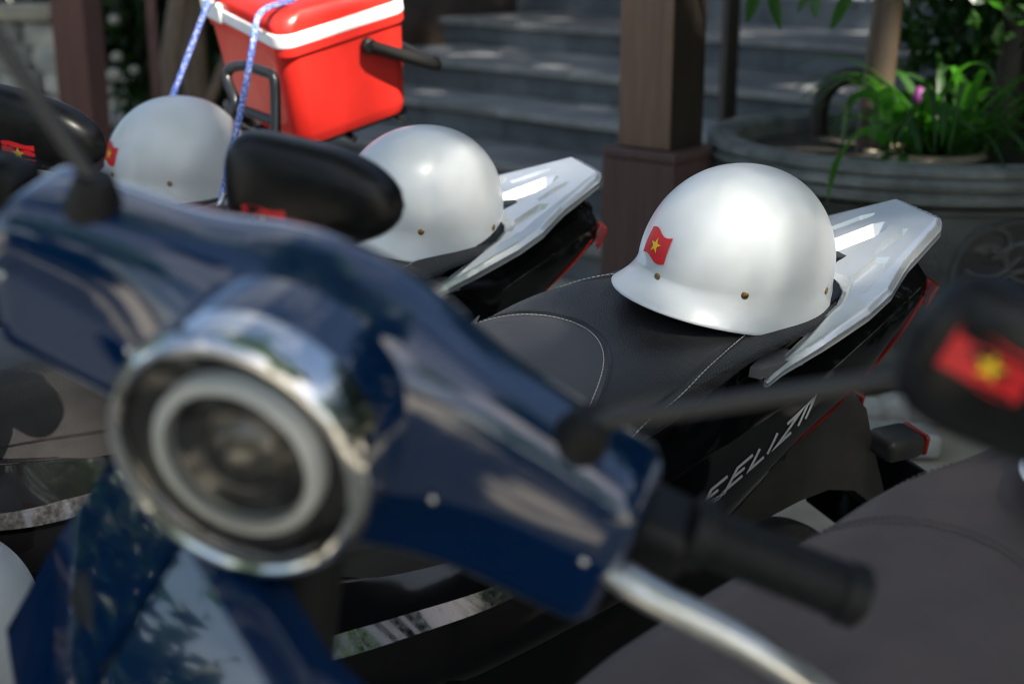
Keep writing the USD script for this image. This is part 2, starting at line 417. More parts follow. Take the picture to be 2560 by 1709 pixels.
# building front behind the steps
hall = Thing('timber_building', 'dark timber building front standing above the slate steps', 'building')
for i in range(6, 21):
    a = -5.0 + i * 0.62
    hall.part('wall_board', moved(box([a + 4.006, 8.15, 0.86], [a + 4.614, 8.22, 4.2], 0.006), Rst), 'wood_dark', smooth=False)
for i in range(2, 6):
    hall.part('pillar', moved(box([-0.5 + i * 1.9, 7.9, 0.9], [-0.28 + i * 1.9, 8.12, 4.2], 0.012), Rst), 'wood_dark', smooth=False)
hall.part('eave', moved(box([2.2, 6.9, 4.2], [9.2, 8.9, 4.36], 0.02), Rst), 'wood_dark', smooth=False)
hall.part('base', moved(box([T1 + 0.65, 5.3, 0.0], [T1 + 1.9, 8.1, 2.0], 0.01), Rst), 'wood_dark', smooth=False)

def post(name, label, cx, cy, w, yaw, z0, z1, m, extra=None):
    t = Thing(name, label, 'post', rotz(yaw), (cx, cy, 0))
    t.part('shaft', box([-w / 2, -w / 2, z0], [w / 2, w / 2, z1], 0.004), m, smooth=False)
    return t
# big pergola post on a plinth
pp = seen(1522, 360, 3.9)
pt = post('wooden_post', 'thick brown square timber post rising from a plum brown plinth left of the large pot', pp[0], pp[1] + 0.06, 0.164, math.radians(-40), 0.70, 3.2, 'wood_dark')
pt.part('face_board', box([-0.084, -0.090, 0.701], [0.084, -0.0825, 3.2], 0.002), 'wood_brown', smooth=False, label='lit left face, its light put into a paler brown')  # lit and shaded sides of the post put into two wood colours
pt.part('plinth', box([-0.108, -0.125, 0.0], [0.125, 0.108, 0.672], 0.004), 'wood_plinth', smooth=False)
pt.part('plinth_cap', box([-0.113, -0.13, 0.674], [0.13, 0.113, 0.698], 0.004), 'wood_plinth', smooth=False)
for i in range(5):
    x = -0.108 + i * 0.0466
    pt.part('plinth_board', box([x, -0.1285, 0.012], [x + 0.0454, -0.1255, 0.666], 0.001), 'wood_plinth', smooth=False)
q = seen(1670, 200, 5.0)
post('wooden_post', 'thin dark reddish timber post just right of the thick brown post', q[0], q[1], 0.05, 0.3, 0, 2.6, 'wood_dark')
q = seen(186, 150, 6.6)
post('wooden_post', 'square reddish brown timber post left of the dark hedge at far left', q[0], q[1], 0.165, math.radians(-14), 0, 3.0, 'wood_red')
q = seen(352, 100, 7.4)
post('wooden_post', 'slim dark plum post in front of the hedge beside pale tree trunks', q[0], q[1], 0.05, 0.2, 0, 3.0, 'wood_red')

# low rubble wall, far left
wl = Thing('stone_wall', 'low pale rubble wall with flat coping at far left', 'wall')
wrng = np.random.default_rng(5)
base = seen(-300, 212, 11.3); base[2] = 0
for row in range(3):
    x = -0.6
    while x < 3.0:
        w = wrng.uniform(0.25, 0.48)
        s = trimesh.creation.icosphere(2, 1.0)
        v = np.sign(s.vertices) * np.abs(s.vertices) ** 0.55
        v = v * [w / 2, 0.16, 0.115] * (1 + 0.18 * (meshkit.noise(v * 2.2 + row * 9 + x * 3, 4)[:, None] - 0.5))
        wl.part('stone', T(v + base + [x + w / 2, wrng.uniform(-0.03, 0.03), 0.10 + row * 0.19], s.faces), 'rubble', smooth=50)
        x += w * 0.96
for i in range(5):
    wl.part('coping_slab', box(base + [-0.6 + i * 0.72, -0.22, 0.585], base + [0.11 + i * 0.72, 0.22, 0.70 + 0.006 * (i % 2)], 0.015), 'coping', smooth=False)
wl.part('core', box(base + [-0.6, -0.06, 0], base + [3.0, 0.14, 0.58]), 'rubble', smooth=False)

# ------------------------------------------------------------------ leaves and trees
def leaf_quads(points, size, rg, droop=0.3, aspect=0.42, spread=None):
    """One two-triangle-folded leaf (4 triangles) at each point, randomly turned."""
    n = len(points)
    d = rg.normal(size=(n, 3)); d[:, 2] -= droop
    d /= np.linalg.norm(d, axis=1, keepdims=True)
    w = np.cross(d, rg.normal(size=(n, 3))); w /= np.linalg.norm(w, axis=1, keepdims=True)
    u = np.cross(d, w)
    L = size * rg.uniform(0.6, 1.25, (n, 1))
    a = points
    mid = a + d * L * 0.5 + u * L * 0.05
    v = np.stack([a, mid + w * L * aspect / 2, a + d * L - u * L * 0.08, mid - w * L * aspect / 2, mid - u * L * 0.05], 1).reshape(-1, 3)
    k = np.arange(n)[:, None] * 5
    f = np.concatenate([k + [0, 1, 4], k + [1, 2, 4], k + [2, 3, 4], k + [3, 0, 4]])
    return T(v, f)

def crown_points(center, radii, n, rg, clumps=40, tight=0.22):
    c = rg.normal(size=(clumps, 3)); c /= np.linalg.norm(c, axis=1, keepdims=True)
    c = c * (rg.uniform(0.25, 1.0, (clumps, 1)) ** 0.6) * radii + center
    k = rg.integers(0, clumps, n)
    p = c[k] + rg.normal(size=(n, 3)) * np.asarray(radii) * tight * rg.uniform(0.5, 1.2, (clumps, 1))[k]
    return p, c

def tree(name, label, base, height, crown_c, radii, n, size, m, bark='bark_dark', seed=1, r=0.12, clumps=40, group=None, lean=(0, 0)):
    rg = np.random.default_rng(seed)
    t = Thing(name, label, 'tree', o=base, group=group)
    cc = np.asarray(crown_c, float)
    pts, cl = crown_points(cc, np.asarray(radii, float), n, rg, clumps)
    top = np.array([lean[0], lean[1], height])
    tr = [tube([[0, 0, -0.05], top * [0.3, 0.3, 0.45] + rg.normal(size=3) * 0.04, top], [r, r * 0.75, r * 0.45], 12, 14)]
    for q in cl[::3]:
        s = top * rg.uniform(0.55, 0.98)
        tr.append(tube([s, (s + q) / 2 + [0, 0, 0.1], q], [r * 0.3, r * 0.18, r * 0.07], 6, 6))
    t.part('trunk', cat(*tr), bark)
    t.part('crown', leaf_quads(pts, size, rg), m, smooth=False)
    return t

# hedge and trunks behind, at left
hr = np.random.default_rng(21)
hc = seen(330, 60, 9.2)
hp, _ = crown_points(np.array([hc[0] + 0.22, hc[1], 0.95]), [0.62, 0.4, 1.0], 9000, hr, 90, 0.16)
hp = hp[hp[:, 2] > 0.03]
hedge = Thing('hedge', 'dense dark green hedge behind the pale trunks at far left', 'hedge')
hedge.part('foliage', leaf_quads(hp, 0.13, hr), 'leaf_dark', smooth=False)
hedge.part('stem', tube([[hc[0] + 0.5, hc[1], 0], [hc[0] + 0.5, hc[1], 1.2]], [0.06, 0.03], 8, 6), 'bark_dark')
hedge2 = Thing('hedge', 'dark hedge filling the view beyond the low rubble wall', 'hedge')
hp, _ = crown_points(np.array([-4.2, 13.5, 1.6]), [4.4, 0.8, 1.8], 16000, hr, 160, 0.13)
hedge2.part('foliage', leaf_quads(hp[hp[:, 2] > 0.03], 0.2, hr), 'leaf_dark', smooth=False)
hedge2.part('stem', tube([[-4.2, 13.5, 0], [-4.2, 13.5, 2]], [0.08, 0.04], 8, 6), 'bark_dark')
added_hedge3 = Thing('hedge', 'added light blocking hedge to the right of the large pot, outside the picture', 'hedge')  # added out of view to block light on post and pot
hp, _ = crown_points(np.array([2.75, 4.0, 1.7]), [0.5, 2.4, 1.9], 16000, hr, 160, 0.14)
added_hedge3.part('foliage', leaf_quads(hp[hp[:, 2] > 0.03], 0.16, hr), 'leaf_dark', smooth=False)
added_hedge3.part('stem', tube([[3.3, 4.2, 0], [3.3, 4.2, 2]], [0.08, 0.04], 8, 6), 'bark_dark')
added_hedge4 = Thing('hedge', 'added tall light blocking hedge to the right of the photographer, outside the picture', 'hedge')  # unseen, added to cut the light coming from the right
hp, _ = crown_points(np.array([4.6, 0.0, 1.9]), [0.7, 3.4, 2.0], 16000, hr, 180, 0.14)
added_hedge4.part('foliage', leaf_quads(hp[hp[:, 2] > 0.03], 0.18, hr), 'leaf_dark', smooth=False)
added_hedge4.part('stem', tube([[4.6, 0, 0], [4.6, 0, 2.2]], [0.08, 0.04], 8, 6), 'bark_dark')
added_hedge5 = Thing('hedge', 'added hedge to darken paint reflections, along the left side of the scooter row, outside the picture', 'hedge')  # unseen, added to give the blue panels something dark to reflect
hp, _ = crown_points(np.array([-4.3, 4.6, .75]), [0.5, 4.0, .85], 15000, hr, 180, 0.14)
added_hedge5.part('foliage', leaf_quads(hp[hp[:, 2] > 0.03], 0.17, hr), 'leaf_dark', smooth=False)
added_hedge5.part('stem', tube([[-4.1, 4.6, 0], [-4.1, 4.6, 1.6]], [0.08, 0.04], 8, 6), 'bark_dark')
added_hedge6 = Thing('hedge', 'added hedge hiding bright ground from the paint, behind the photographer', 'hedge')  # added behind the camera, keeps sunlit ground out of the cowl reflections
hp, _ = crown_points(np.array([-2.6, -3.6, 0.75]), [4.4, 0.5, 0.85], 15000, hr, 180, 0.13)
added_hedge6.part('foliage', leaf_quads(hp[hp[:, 2] > 0.03], 0.17, hr), 'leaf_dark', smooth=False)
added_hedge6.part('stem', tube([[-2.0, -3.2, 0], [-2.0, -3.2, 1.2]], [0.08, 0.04], 8, 6), 'bark_dark')
def bare_trunk(label, pa, pb, d, r):
    a, b = seen(*pa, d), seen(*pb, d)
    k = a[2] / max(b[2] - a[2], 1e-3)
    foot = a - (b - a) * k
    top = b + (b - a) * 2.2
    t = Thing('tree', label, 'tree', o=(foot[0], foot[1], 0))
    t.part('trunk', tube(np.array([foot * [1, 1, 0] , a, b, top]) - [foot[0], foot[1], 0] + hr.normal(size=(4, 3)) * 0.015, [r * 1.15, r, r * 0.9, r * 0.7], 12, 20), 'bark')
    p, _ = crown_points(top - [foot[0], foot[1], 0] + [0, 0, 0.4], [0.8, 0.8, 0.6], 700, hr, 14)
    t.part('crown', leaf_quads(p, 0.14, hr), 'leaf_mid', smooth=False)
bare_trunk('pale leaning tree trunk nearest the slim plum post', (392, 200), (415, 0), 7.9, 0.058)
bare_trunk('pale tree trunk behind the left edge of the red cooler', (455, 220), (440, 0), 8.2, 0.07)
bare_trunk('thin slanting branch like trunk seen just left of the red cooler', (480, 215), (528, 110), 8.0, 0.03)
for i, (px, py, r) in enumerate([(268, 130, 0.035), (262, 172, 0.05), (308, 160, 0.03), (262, 45, 0.035)]):
    s = trimesh.creation.icosphere(1, r)
    p = seen(px, py, 8.5)
    solo('flower', T(s.vertices * [1, 1, 0.8] + p, s.faces), 'petal_white', f'pale round blossom in the dark hedge, {["upper middle","largest one low down","small one at right","topmost"][i]}', 'flower', smooth=40)

# large stone pot with its planting
pc = seen(2125, 340, 4.0)
pot = Thing('stone_pot', 'large carved grey stone pot holding a tree and strap leaved lilies', 'plant pot', o=(pc[0], pc[1], 0.0))
POT_UP = 0.045
RZ = 0.72
pot.part('body', moved(lathe([(0.0, 0.04), (0.36, 0.04), (0.40, 0.08), (0.47, 0.20), (0.535, 0.36), (0.555, 0.47), (0.545, 0.545), (0.555, 0.55), (0.555, 0.565), (0.53, 0.575)], 96), None, [0, 0, POT_UP]), 'pot_body_shaded', smooth=40)
pot.part('rim', moved(lathe([(0.53, 0.57), (0.585, 0.578), (0.607, 0.588), (0.610, 0.604), (0.597, 0.611), (0.594, 0.616), (0.612, 0.622), (0.617, 0.634), (0.606, 0.644), (0.602, 0.650), (0.614, 0.656), (0.613, 0.670), (0.600, 0.678), (0.578, 0.681), (0.570, 0.676), (0.562, 0.682), (0.540, 0.678), (0.525, 0.665), (0.518, 0.60), (0.51, 0.57)], 96), None, [0, 0, POT_UP]), 'pot_stone', smooth=40)
pot.part('soil', moved(lathe([(0.0, 0.632), (0.25, 0.63), (0.52, 0.622)], 48), None, [0, 0, POT_UP]), 'soil', smooth=40)
for i in range(5):
    a = -math.pi / 2 + 0.35 + i * 2 * math.pi / 5
    pot.part('foot', moved(rbox([-0.09, -0.05, 0.0], [0.09, 0.05, 0.12], 0.02), rotz(a + math.pi / 2), [0.36 * math.cos(a), 0.36 * math.sin(a), 0]), 'pot_stone')
def pot_r(z):
    return np.interp(z, [0.08, 0.20, 0.36, 0.47, 0.545], [0.40, 0.47, 0.535, 0.555, 0.545])
def pot_pt(a, z, off=0.0):
    r = pot_r(z) + off
    return np.stack([r * np.cos(a), r * np.sin(a), z + POT_UP], -1)
for i in range(5):  # dark recessed lotus-shaped panels with raised scroll work
    a0 = -math.pi / 2 + 0.30 + (i - 1) * 2 * math.pi / 5
    th = np.linspace(0, 2 * np.pi, 60, endpoint=False)
    ou = np.stack([0.42 * np.sign(np.cos(th)) * np.abs(np.cos(th)) ** 0.7, 0.145 * np.sign(np.sin(th)) * np.abs(np.sin(th)) ** 0.7], 1)
    panel = pot.part('carved_panel', fan_patch(ou, lambda u, v: pot_pt(a0 + u, 0.395 + v, 0.003)), 'pot_dark', smooth=True)
    pot.part('panel_frame', tube(pot_pt(a0 + np.r_[ou[:, 0], ou[0, 0]], 0.395 + np.r_[ou[:, 1], ou[0, 1]], 0.004), 0.008, 6), 'pot_body_shaded')
    cr = np.random.default_rng(40 + i)
    sc = []
    for k in range(22):
        c = np.array([cr.uniform(-0.32, 0.32), cr.uniform(-0.09, 0.09)])
        s = np.linspace(0, 1, 18); ang = cr.uniform(0, 6.3) + s * cr.choice([-1, 1]) * 4.6
        rad = 0.015 + 0.05 * s
        sc.append(tube(pot_pt(a0 + c[0] + rad * np.cos(ang) * 1.9, 0.395 + c[1] + rad * np.sin(ang) * 0.75, 0.006), [0.004, 0.009, 0.005], 6))
    pot.part('scroll_relief', cat(*sc), 'pot_body_shaded', parent=panel)
solo('clay_pot', moved(lathe([(0.10, 0.0), (0.145, 0.02), (0.16, 0.065), (0.17, 0.07), (0.17, 0.085), (0.15, 0.087), (0.14, 0.07), (0.135, 0.04), (0.0, 0.04)], 40), None, [pc[0] - 0.02, pc[1] - 0.06, 0.605]), 'terracotta',
     'low beige clay ring pot sunk in the soil of the large stone pot', 'plant pot')
b0 = seen(2000, 335, 3.98)
pt_tree = Thing('tree', 'slender brown barked tree growing in the large stone pot', 'tree', o=(b0[0], b0[1], 0.66))
pt_tree.part('trunk', tube([[0, 0, -0.02], [0.005, 0, 0.2], [0.02, 0, 0.5], [0.03, 0.02, 1.0], [0.0, 0.05, 1.7]], [0.048, 0.040, 0.037, 0.036, 0.03], 14, 20), 'bark_dark')
prg = np.random.default_rng(33)
pp2, _ = crown_points(np.array([0.05, 0.1, 1.75]), [0.9, 0.7, 0.5], 2200, prg, 40)
pt_tree.part('crown', leaf_quads(pp2, 0.11, prg), 'leaf_mid', smooth=False)
rb = seen(1880, 262, 4.35)
rt = Thing('plant_root', 'bent dark aerial root arching over the back rim of the stone pot', 'root', o=rb)
rt.part('root', tube([[0, 0, -0.15], [0, 0, 0.02], [0.03, 0, 0.09], [0.09, 0, 0.115], [0.16, 0.02, 0.08], [0.18, 0.03, -0.15]], [0.026, 0.026, 0.028, 0.026, 0.022, 0.02], 10, 24), 'wood_dark')

# shrub behind the pot
shr = np.random.default_rng(17)
sb = Thing('shrub', 'dense small leaved shrub with a dark trunk at right of the stone pot', 'shrub', o=(pc[0] + 0.25, pc[1] + 0.12, 0.66))
sp, _ = crown_points(np.array([0.28, 0.25, 0.60]), [0.66, 0.40, 0.52], 15000, shr, 120, 0.16)
sb.part('foliage', leaf_quads(sp, 0.062, shr, aspect=0.55), 'leaf_mid', smooth=False)
sb.part('trunk', tube([[0, 0, 0], [0.01, 0, 0.25], [0.03, 0, 0.7]], [0.05, 0.045, 0.03], 12, 12), 'wood_dark')
sp, _ = crown_points(np.array([0.30, -0.10, 0.52]), [0.50, 0.25, 0.32], 1500, shr, 40, 0.16)
sb.part('foliage', leaf_quads(sp, 0.05, shr, aspect=0.55), 'leaf_bright', smooth=False)

def strap_leaf(root, az, length, rise, droop, w, rg):
    s = np.linspace(0, 1, 12)
    out = length * (s * 0.75 + 0.15 * s ** 2)
    h = rise * np.sin(np.minimum(s * 1.6, 1.57)) - droop * s ** 3
    P = np.stack([root[0] + out * math.cos(az), root[1] + out * math.sin(az), root[2] + h], 1)
    side = np.array([-math.sin(az), math.cos(az), 0])
    ww = w * (1 - s ** 2.5) ** 0.8 + 0.0008
    rows = np.stack([P - side * ww[:, None], P - [0, 0, 0.25 * w], P + side * ww[:, None]], 1)
    return grid(rows)
lg = np.random.default_rng(8)
lily = Thing('lily_plant', 'clump of arching bright green strap leaves in the stone pot', 'plant', o=(pc[0], pc[1] - 0.12, 0.675))
for i in range(64):
    az = lg.uniform(-math.pi, math.pi)
    rt_ = [lg.uniform(-0.08, 0.12), lg.uniform(-0.05, 0.05), 0]
    L = lg.uniform(0.22, 0.55)
    lily.part('leaf', strap_leaf(rt_, az, L, lg.uniform(0.10, 0.34), lg.uniform(0.02, 0.25), lg.uniform(0.009, 0.016), lg), 'leaf_bright' if i % 3 else 'leaf_mid', smooth=60)
for root, az, L, ri, dr in ([(0.0, -0.1, 0.03), -1.2, 0.40, 0.16, 0.20], [(0.02, -0.1, 0.03), -2.0, 0.36, 0.22, 0.16], [(0.05, -0.1, 0.03), -0.6, 0.46, 0.26, 0.18], [(-0.05, -0.1, 0.03), -2.7, 0.44, 0.30, 0.16], [(0.1, -0.1, 0.03), -0.2, 0.5, 0.2, 0.12], [(0.0, 0, 0.03), 2.9, 0.46, 0.30, 0.10], [(0.02, -.1, 0.03), -1.6, 0.30, 0.30, 0.10],
                                [(-0.12, -0.05, 0.02), 3.4, 0.24, 0.14, 0.05], [(-0.14, -0.18, 0.03), -2.3, 0.30, 0.05, 0.22], [(-0.19, -0.35, 0.06), -1.9, 0.10, 0.01, 0.26], [(0.2, -0.2, 0.02), -0.35, 0.35, 0.06, 0.02]):
    lily.part('leaf', strap_leaf(root, az, L, ri, dr, 0.013, lg), 'leaf_bright', smooth=60)
def ribbon_leaf(pts, w):
    P = smooth_path(np.array(pts), 16)
    t_ = np.gradient(P, axis=0); sd = np.cross(t_, [0.15, 1.0, 0.3]); sd /= np.linalg.norm(sd, axis=1, keepdims=True)
    ww = w * np.sin(np.linspace(.35, 1, 16) * math.pi) ** .6 + .0008
    return grid(np.stack([P - sd * ww[:, None], P + [0, -.002, 0], P + sd * ww[:, None]], 1))
for pts_, w_ in (([(2040, 330, 3.75), (1985, 300, 3.62), (1935, 345, 3.46), (1908, 405, 3.38), (1896, 468, 3.37)], .017), ([(2030, 320, 3.8), (1990, 215, 3.75), (1950, 235, 3.7), (1936, 290, 3.68), (1932, 335, 3.68)], .013),
                 ([(2040, 320, 3.8), (2030, 210, 3.7), (2012, 235, 3.6), (2004, 330, 3.56)], .015), ([(2060, 330, 3.8), (2100, 250, 3.7), (2170, 255, 3.62), (2240, 310, 3.58)], .014), ([(2060, 330, 3.8), (2065, 240, 3.72), (2090, 280, 3.6), (2110, 350, 3.52)], .015)):
    lily.part('leaf', T(ribbon_leaf([seen(*k_) for k_ in pts_], w_).vertices - lily.o, ribbon_leaf([seen(*k_) for k_ in pts_], w_).faces), 'leaf_bright', smooth=60)
fl = seen(2108, 222, 3.9)
s = trimesh.creation.icosphere(2, 0.02)
flo = Thing('flower', 'single purple blossom standing among the strap leaves', 'flower', o=(fl[0], fl[1], fl[2]))
flo.part('bloom', T(s.vertices * [0.8, 0.8, 1.2] * (1 + 0.3 * meshkit.noise(s.vertices * 120)[:, None]), s.faces), 'petal')
flo.part('stalk', tube([[0, 0, -0.01], [-0.01, 0, -0.08], [-0.02, 0.02, -0.19]], 0.0025, 6, 8), 'leaf_mid')

# leaves hanging in at the top, right of the thick post
hl = Thing('hanging_branch', 'leafy branch hanging into the picture top between post and pot tree', 'branch', o=seen(1800, -160, 3.5))
hb = [tube([[-0.35, 0.3, 0.25], [-0.1, 0.1, 0.12], [0.25, 0, 0.1]], [0.012, 0.008, 0.004], 8, 12)]
hl.part('twig', cat(*hb), 'bark_dark')
hrg = np.random.default_rng(77)
for (px, py, L) in [(1712, 55, .12), (1735, 20, .10), (1790, 70, .14), (1830, 30, .13), (1870, 45, .12), (1905, 70, .14), (1770, 0, .14), (1850, -20, .13), (1930, 10, .14), (1600, 5, .09), (1560, -5, .1), (1720, -10, .12), (1890, 0, .12), (1810, -40, .12)]:
    tip = seen(px, py, 3.5 + hrg.uniform(-0.1, 0.15)) - seen(1800, -160, 3.5)
    d = np.array([hrg.uniform(-0.4, 0.7), hrg.uniform(-0.4, 0.4), 1.0]); d /= np.linalg.norm(d)
    ss = np.linspace(0, 1, 9)
    P = tip + d * L * (1 - ss)[:, None]
    side = np.cross(d, [0.2, 1, 0.1]); side /= np.linalg.norm(side)
    ww = 0.016 * np.sin(np.clip(ss * 0.96 + 0.03, 0, 1) * math.pi) ** 0.8
    hl.part('leaf', grid(np.stack([P - side * ww[:, None], P + [0, -0.004, 0], P + side * ww[:, None]], 1)), 'leaf_bright', smooth=60)

# pale sunlit wall far behind the pot
w0 = seen(2060, 150, 9.0)
pw = Thing('plaster_wall', 'pale sunlit plaster wall glimpsed through the shrub leaves', 'wall', rotz(math.radians(-8)), (w0[0] + 1.4, w0[1], 0))
pw.part('wall_face', box([-1.55, 0, 0], [3.0, 0.15, 3.2], 0.01), 'plaster', smooth=False)
pw.part('wall_base', box([-1.57, -0.02, 0], [3.02, -0.003, 0.5], 0.006), 'terracotta', smooth=False)

# stone block, pebbly stones and hose on the ground by the pot
st = seen(2066, 1012, 3.62); st[2] = 0
sblk = Thing('stone_block', 'pale rectangular stone block lying on the ground before the pot', 'stone block', rotz(-0.1), st)
sblk.part('block', rbox([-0.09, -0.06, 0.0], [0.09, 0.06, 0.062], 0.012), 'pale_stone')
for i, (px, py, r, lab) in enumerate([(2005, 955, 0.05, 'rough pale stone left of the others above the block'), (2062, 945, 0.062, 'largest rough pale stone behind the stone block'), (2120, 965, 0.045, 'rough pale stone at the right end behind the block')]):
    s = trimesh.creation.icosphere(2, r)
    v = s.vertices * [1.1, 0.8, 0.75]; v = v * (1 + 0.7 * (meshkit.fbm(v * 24 + i * 5, 3)[:, None] - 0.5))
    p = seen(px, py, 3.85); p[2] = r * 0.6
    solo('rough_stone', T(v + p, s.faces), 'pale_stone', lab, 'stone', smooth=50)
hp0 = np.array([seen(1960, 1005, 3.55), seen(2060, 1035, 3.45), seen(2160, 1062, 3.35), seen(2300, 1085, 3.25), seen(2480, 1090, 3.2)])
hp0[:, 2] = 0.014
solo('garden_hose', tube(hp0, 0.0125, 10, 40), 'hose', 'grey blue hose snaking over the floor below the stone block', 'hose')

# ------------------------------------------------------------------ scooters
def pose(thd, rolld):
    th, r = math.radians(thd), math.radians(rolld)
    h = np.array([-math.sin(th), -math.cos(th), 0]); l = np.array([math.cos(th), -math.sin(th), 0]); up = np.array([0, 0, 1.0])
    return np.stack([h, l * math.cos(r) - up * math.sin(r), up * math.cos(r) + l * math.sin(r)], 1)

def ip(xs, ys):
    f = PchipInterpolator(xs, ys)
    lo, hi = xs[0], xs[-1]
    return lambda x: f(np.clip(x, lo, hi))
# half width of the body, top line of the seat, its lower edge, the body's fold and its lower edge, along the scooter (forward = +)
Yt = ip([-.46, -.40, -.30, -.20, -.10, 0, .10, .30, .55, .64], [.045, .075, .115, .145, .165, .178, .185, .182, .150, .115])
Zt = ip([-.24, -.15, -.05, .05, .12, .20, .30, .40, .50, .57, .62, .645], [.805, .800, .790, .778, .766, .744, .728, .714, .697, .672, .640, .60])
Zs = ip([-.46, -.40, -.30, -.20, -.10, -.05, 0, .05, .11, .20, .30, .37, .50, .645], [.812, .826, .820, .800, .785, .774, .752, .727, .700, .645, .590, .560, .545, .545])
Zf = ip([-.46, -.40, -.30, -.17, -.08, 0, .07, .20, .30, .42, .54, .645], [.782, .775, .750, .707, .681, .655, .628, .560, .508, .482, .458, .450])
Zl = ip([-.46, -.414, -.356, -.30, -.16, -.12, -.05, .05, .20, .40, .645], [.748, .722, .694, .666, .610, .582, .528, .47, .42, .37, .36])
Sw = ip([-.24, -.20, -.10, 0, .10, .20, .30, .40, .50, .58, .62, .645], [.098, .122, .152, .166, .176, .172, .160, .140, .114, .086, .062, .030])
_kn = np.array([0, .30, .52, .68, .82, 1.0])
def seat_pt(X, t):
    """Point of the seat skin: X along, t across from -1 (right lower edge) over 0 (middle) to 1 (left lower edge)."""
    X, t = np.broadcast_arrays(np.asarray(X, float), np.asarray(t, float))
    w, zt, zb = Sw(X), Zt(X), Zs(X) - 0.004
    h = zt - zb
    k = np.clip(h / 0.11, 0.12, 1.0)
    a = np.abs(t)
    fy = PchipInterpolator(_kn, [0, .60, .88, .985, 1.0, .975])(a)
    z1 = PchipInterpolator(_kn, [0, .003, .018, .048, .085, .0])(np.minimum(a, .82))
    low = np.clip((a - .82) / .18, 0, 1)
    z = np.where(a <= .82, zt - k * z1, zt - k * .085 + (zb - (zt - k * .085)) * low)
    z = np.maximum(z, np.minimum(zb, zt))
    return np.stack([X, np.sign(t) * fy * w, z], -1)
def seat_normal(X, t):
    e = 1e-3
    a = seat_pt(X + e, t) - seat_pt(X - e, t); b = seat_pt(X, t + e) - seat_pt(X, t - e)
    n = np.cross(a, b); return n / (np.linalg.norm(n, axis=-1, keepdims=True) + 1e-12)
def t_at(X, y):
    """The t whose skin point lies y to the left at station X (upper side)."""
    ts = np.linspace(-0.82, 0.82, 400)
    out = []
    for x, yy in zip(np.atleast_1d(X), np.atleast_1d(y)):
        out.append(np.interp(yy, seat_pt(np.full(400, x), ts)[:, 1], ts))
    return np.array(out)
def seam1_x(t):       # boundary of the rider's panel: an arc across the seat
    y = seat_pt(0.12, t)[..., 1]
    return 0.098 + 3.9 * y ** 2 + np.where(np.abs(t) > .6, (np.abs(t) - .6) * .22, 0)
def seam2_t(X):       # boundary of the embossed side panels, at the shoulder
    return np.interp(X, SEAM2[0], SEAM2[1])
SEAM2 = ([-.24, -.13, -.02, .07, .16, .26, .36, .50, .64], [.10, .26, .45, .62, .76, .90, .97, 1.1, 1.1])

def dashes(P, N, length, gap, r, lift=0.0004):
    """Short stitches along a polyline P lying on a surface with normals N."""
    s = np.r_[0, np.cumsum(np.linalg.norm(np.diff(P, axis=0), axis=1))]
    out, c = [], 0.0
    while c + length < s[-1]:
        q = np.stack([np.interp(np.array([c, c + length / 2, c + length]), s, P[:, k]) for k in range(3)], 1)
        n = np.array([np.interp(c + length / 2, s, N[:, k]) for k in range(3)])
        q = q + n * (lift + np.array([0, r * .5, 0]))[:, None]
        out.append(tube(q, [r * .7, r, r * .7], 5))
        c += length + gap
    return cat(*out)

_cache = {}
def seat_meshes():
    if 'seat' in _cache:
        return _cache['seat']
    X = np.r_[np.linspace(-.24, .56, 330), np.linspace(.5622, .645, 50)]
    t = np.linspace(-1, 1, 230)
    XX, TT = np.meshgrid(X, t, indexing='ij')
    P = seat_pt(XX, TT)
    N = seat_normal(XX, TT)
    if N[100, 115, 2] < 0: N = -N
    # seams pressed in: a shallow groove along each
    d1 = XX - seam1_x(TT)
    d2 = (np.abs(TT) - seam2_t(XX)) * 0.13
    dep = 0.0022 * np.exp(-(d1 / .0035) ** 2) + 0.0020 * np.exp(-(d2 / .004) ** 2) * (XX < seam1_x(TT) + .004)
    puff = 0.004 * np.clip(d1 / .03, 0, 1) * (np.abs(TT) < .9)
    wr = (meshkit.fbm(P * 26, 3, 5) - .5) * 0.0016
    P = P - N * (dep - puff * 0.5 - wr)[..., None]
    full = grid(P)
    n, m = XX.shape
    fx = full.faces
    cx, ct = XX.ravel()[fx].mean(1), TT.ravel()[fx].mean(1)
    front = cx > seam1_x(ct)
    side = (~front) & (np.abs(ct) > seam2_t(cx))
    out = []
    for sel in (front, side, ~(front | side)):
        k = T(full.vertices, fx[sel]); k.remove_unreferenced_vertices()
        if k.face_normals[:, 2].mean() < 0: k.invert()
        out.append(k)
    st = []
    def line(Xs, ts, off, L, g, r):
        P0 = seat_pt(Xs, ts); N0 = seat_normal(Xs, ts)
        if N0[len(N0) // 2, 2] < 0: N0 = -N0
        d = np.gradient(P0, axis=0); s = np.cross(N0, d); s /= np.linalg.norm(s, axis=1, keepdims=True)
        return dashes(P0 + s * off + N0 * 0.0006, N0, L, g, r)
    ts = np.linspace(-.96, .96, 160)
    bright = [line(seam1_x(ts), ts, -.0062, .0052, .0018, .00085)]
    dark = [line(seam1_x(ts), ts, .0042, .0050, .0018, .0008)]
    for sg in (1, -1):
        xs = np.linspace(-.23, .20, 120)
        keep = xs < seam1_x(sg * seam2_t(xs)) - 0.003
        xs = xs[keep]
        bright.append(line(xs, sg * seam2_t(xs), sg * .0055, .0052, .0018, .00085))
    _cache['seat'] = (out, bright, dark)
    return _cache['seat']

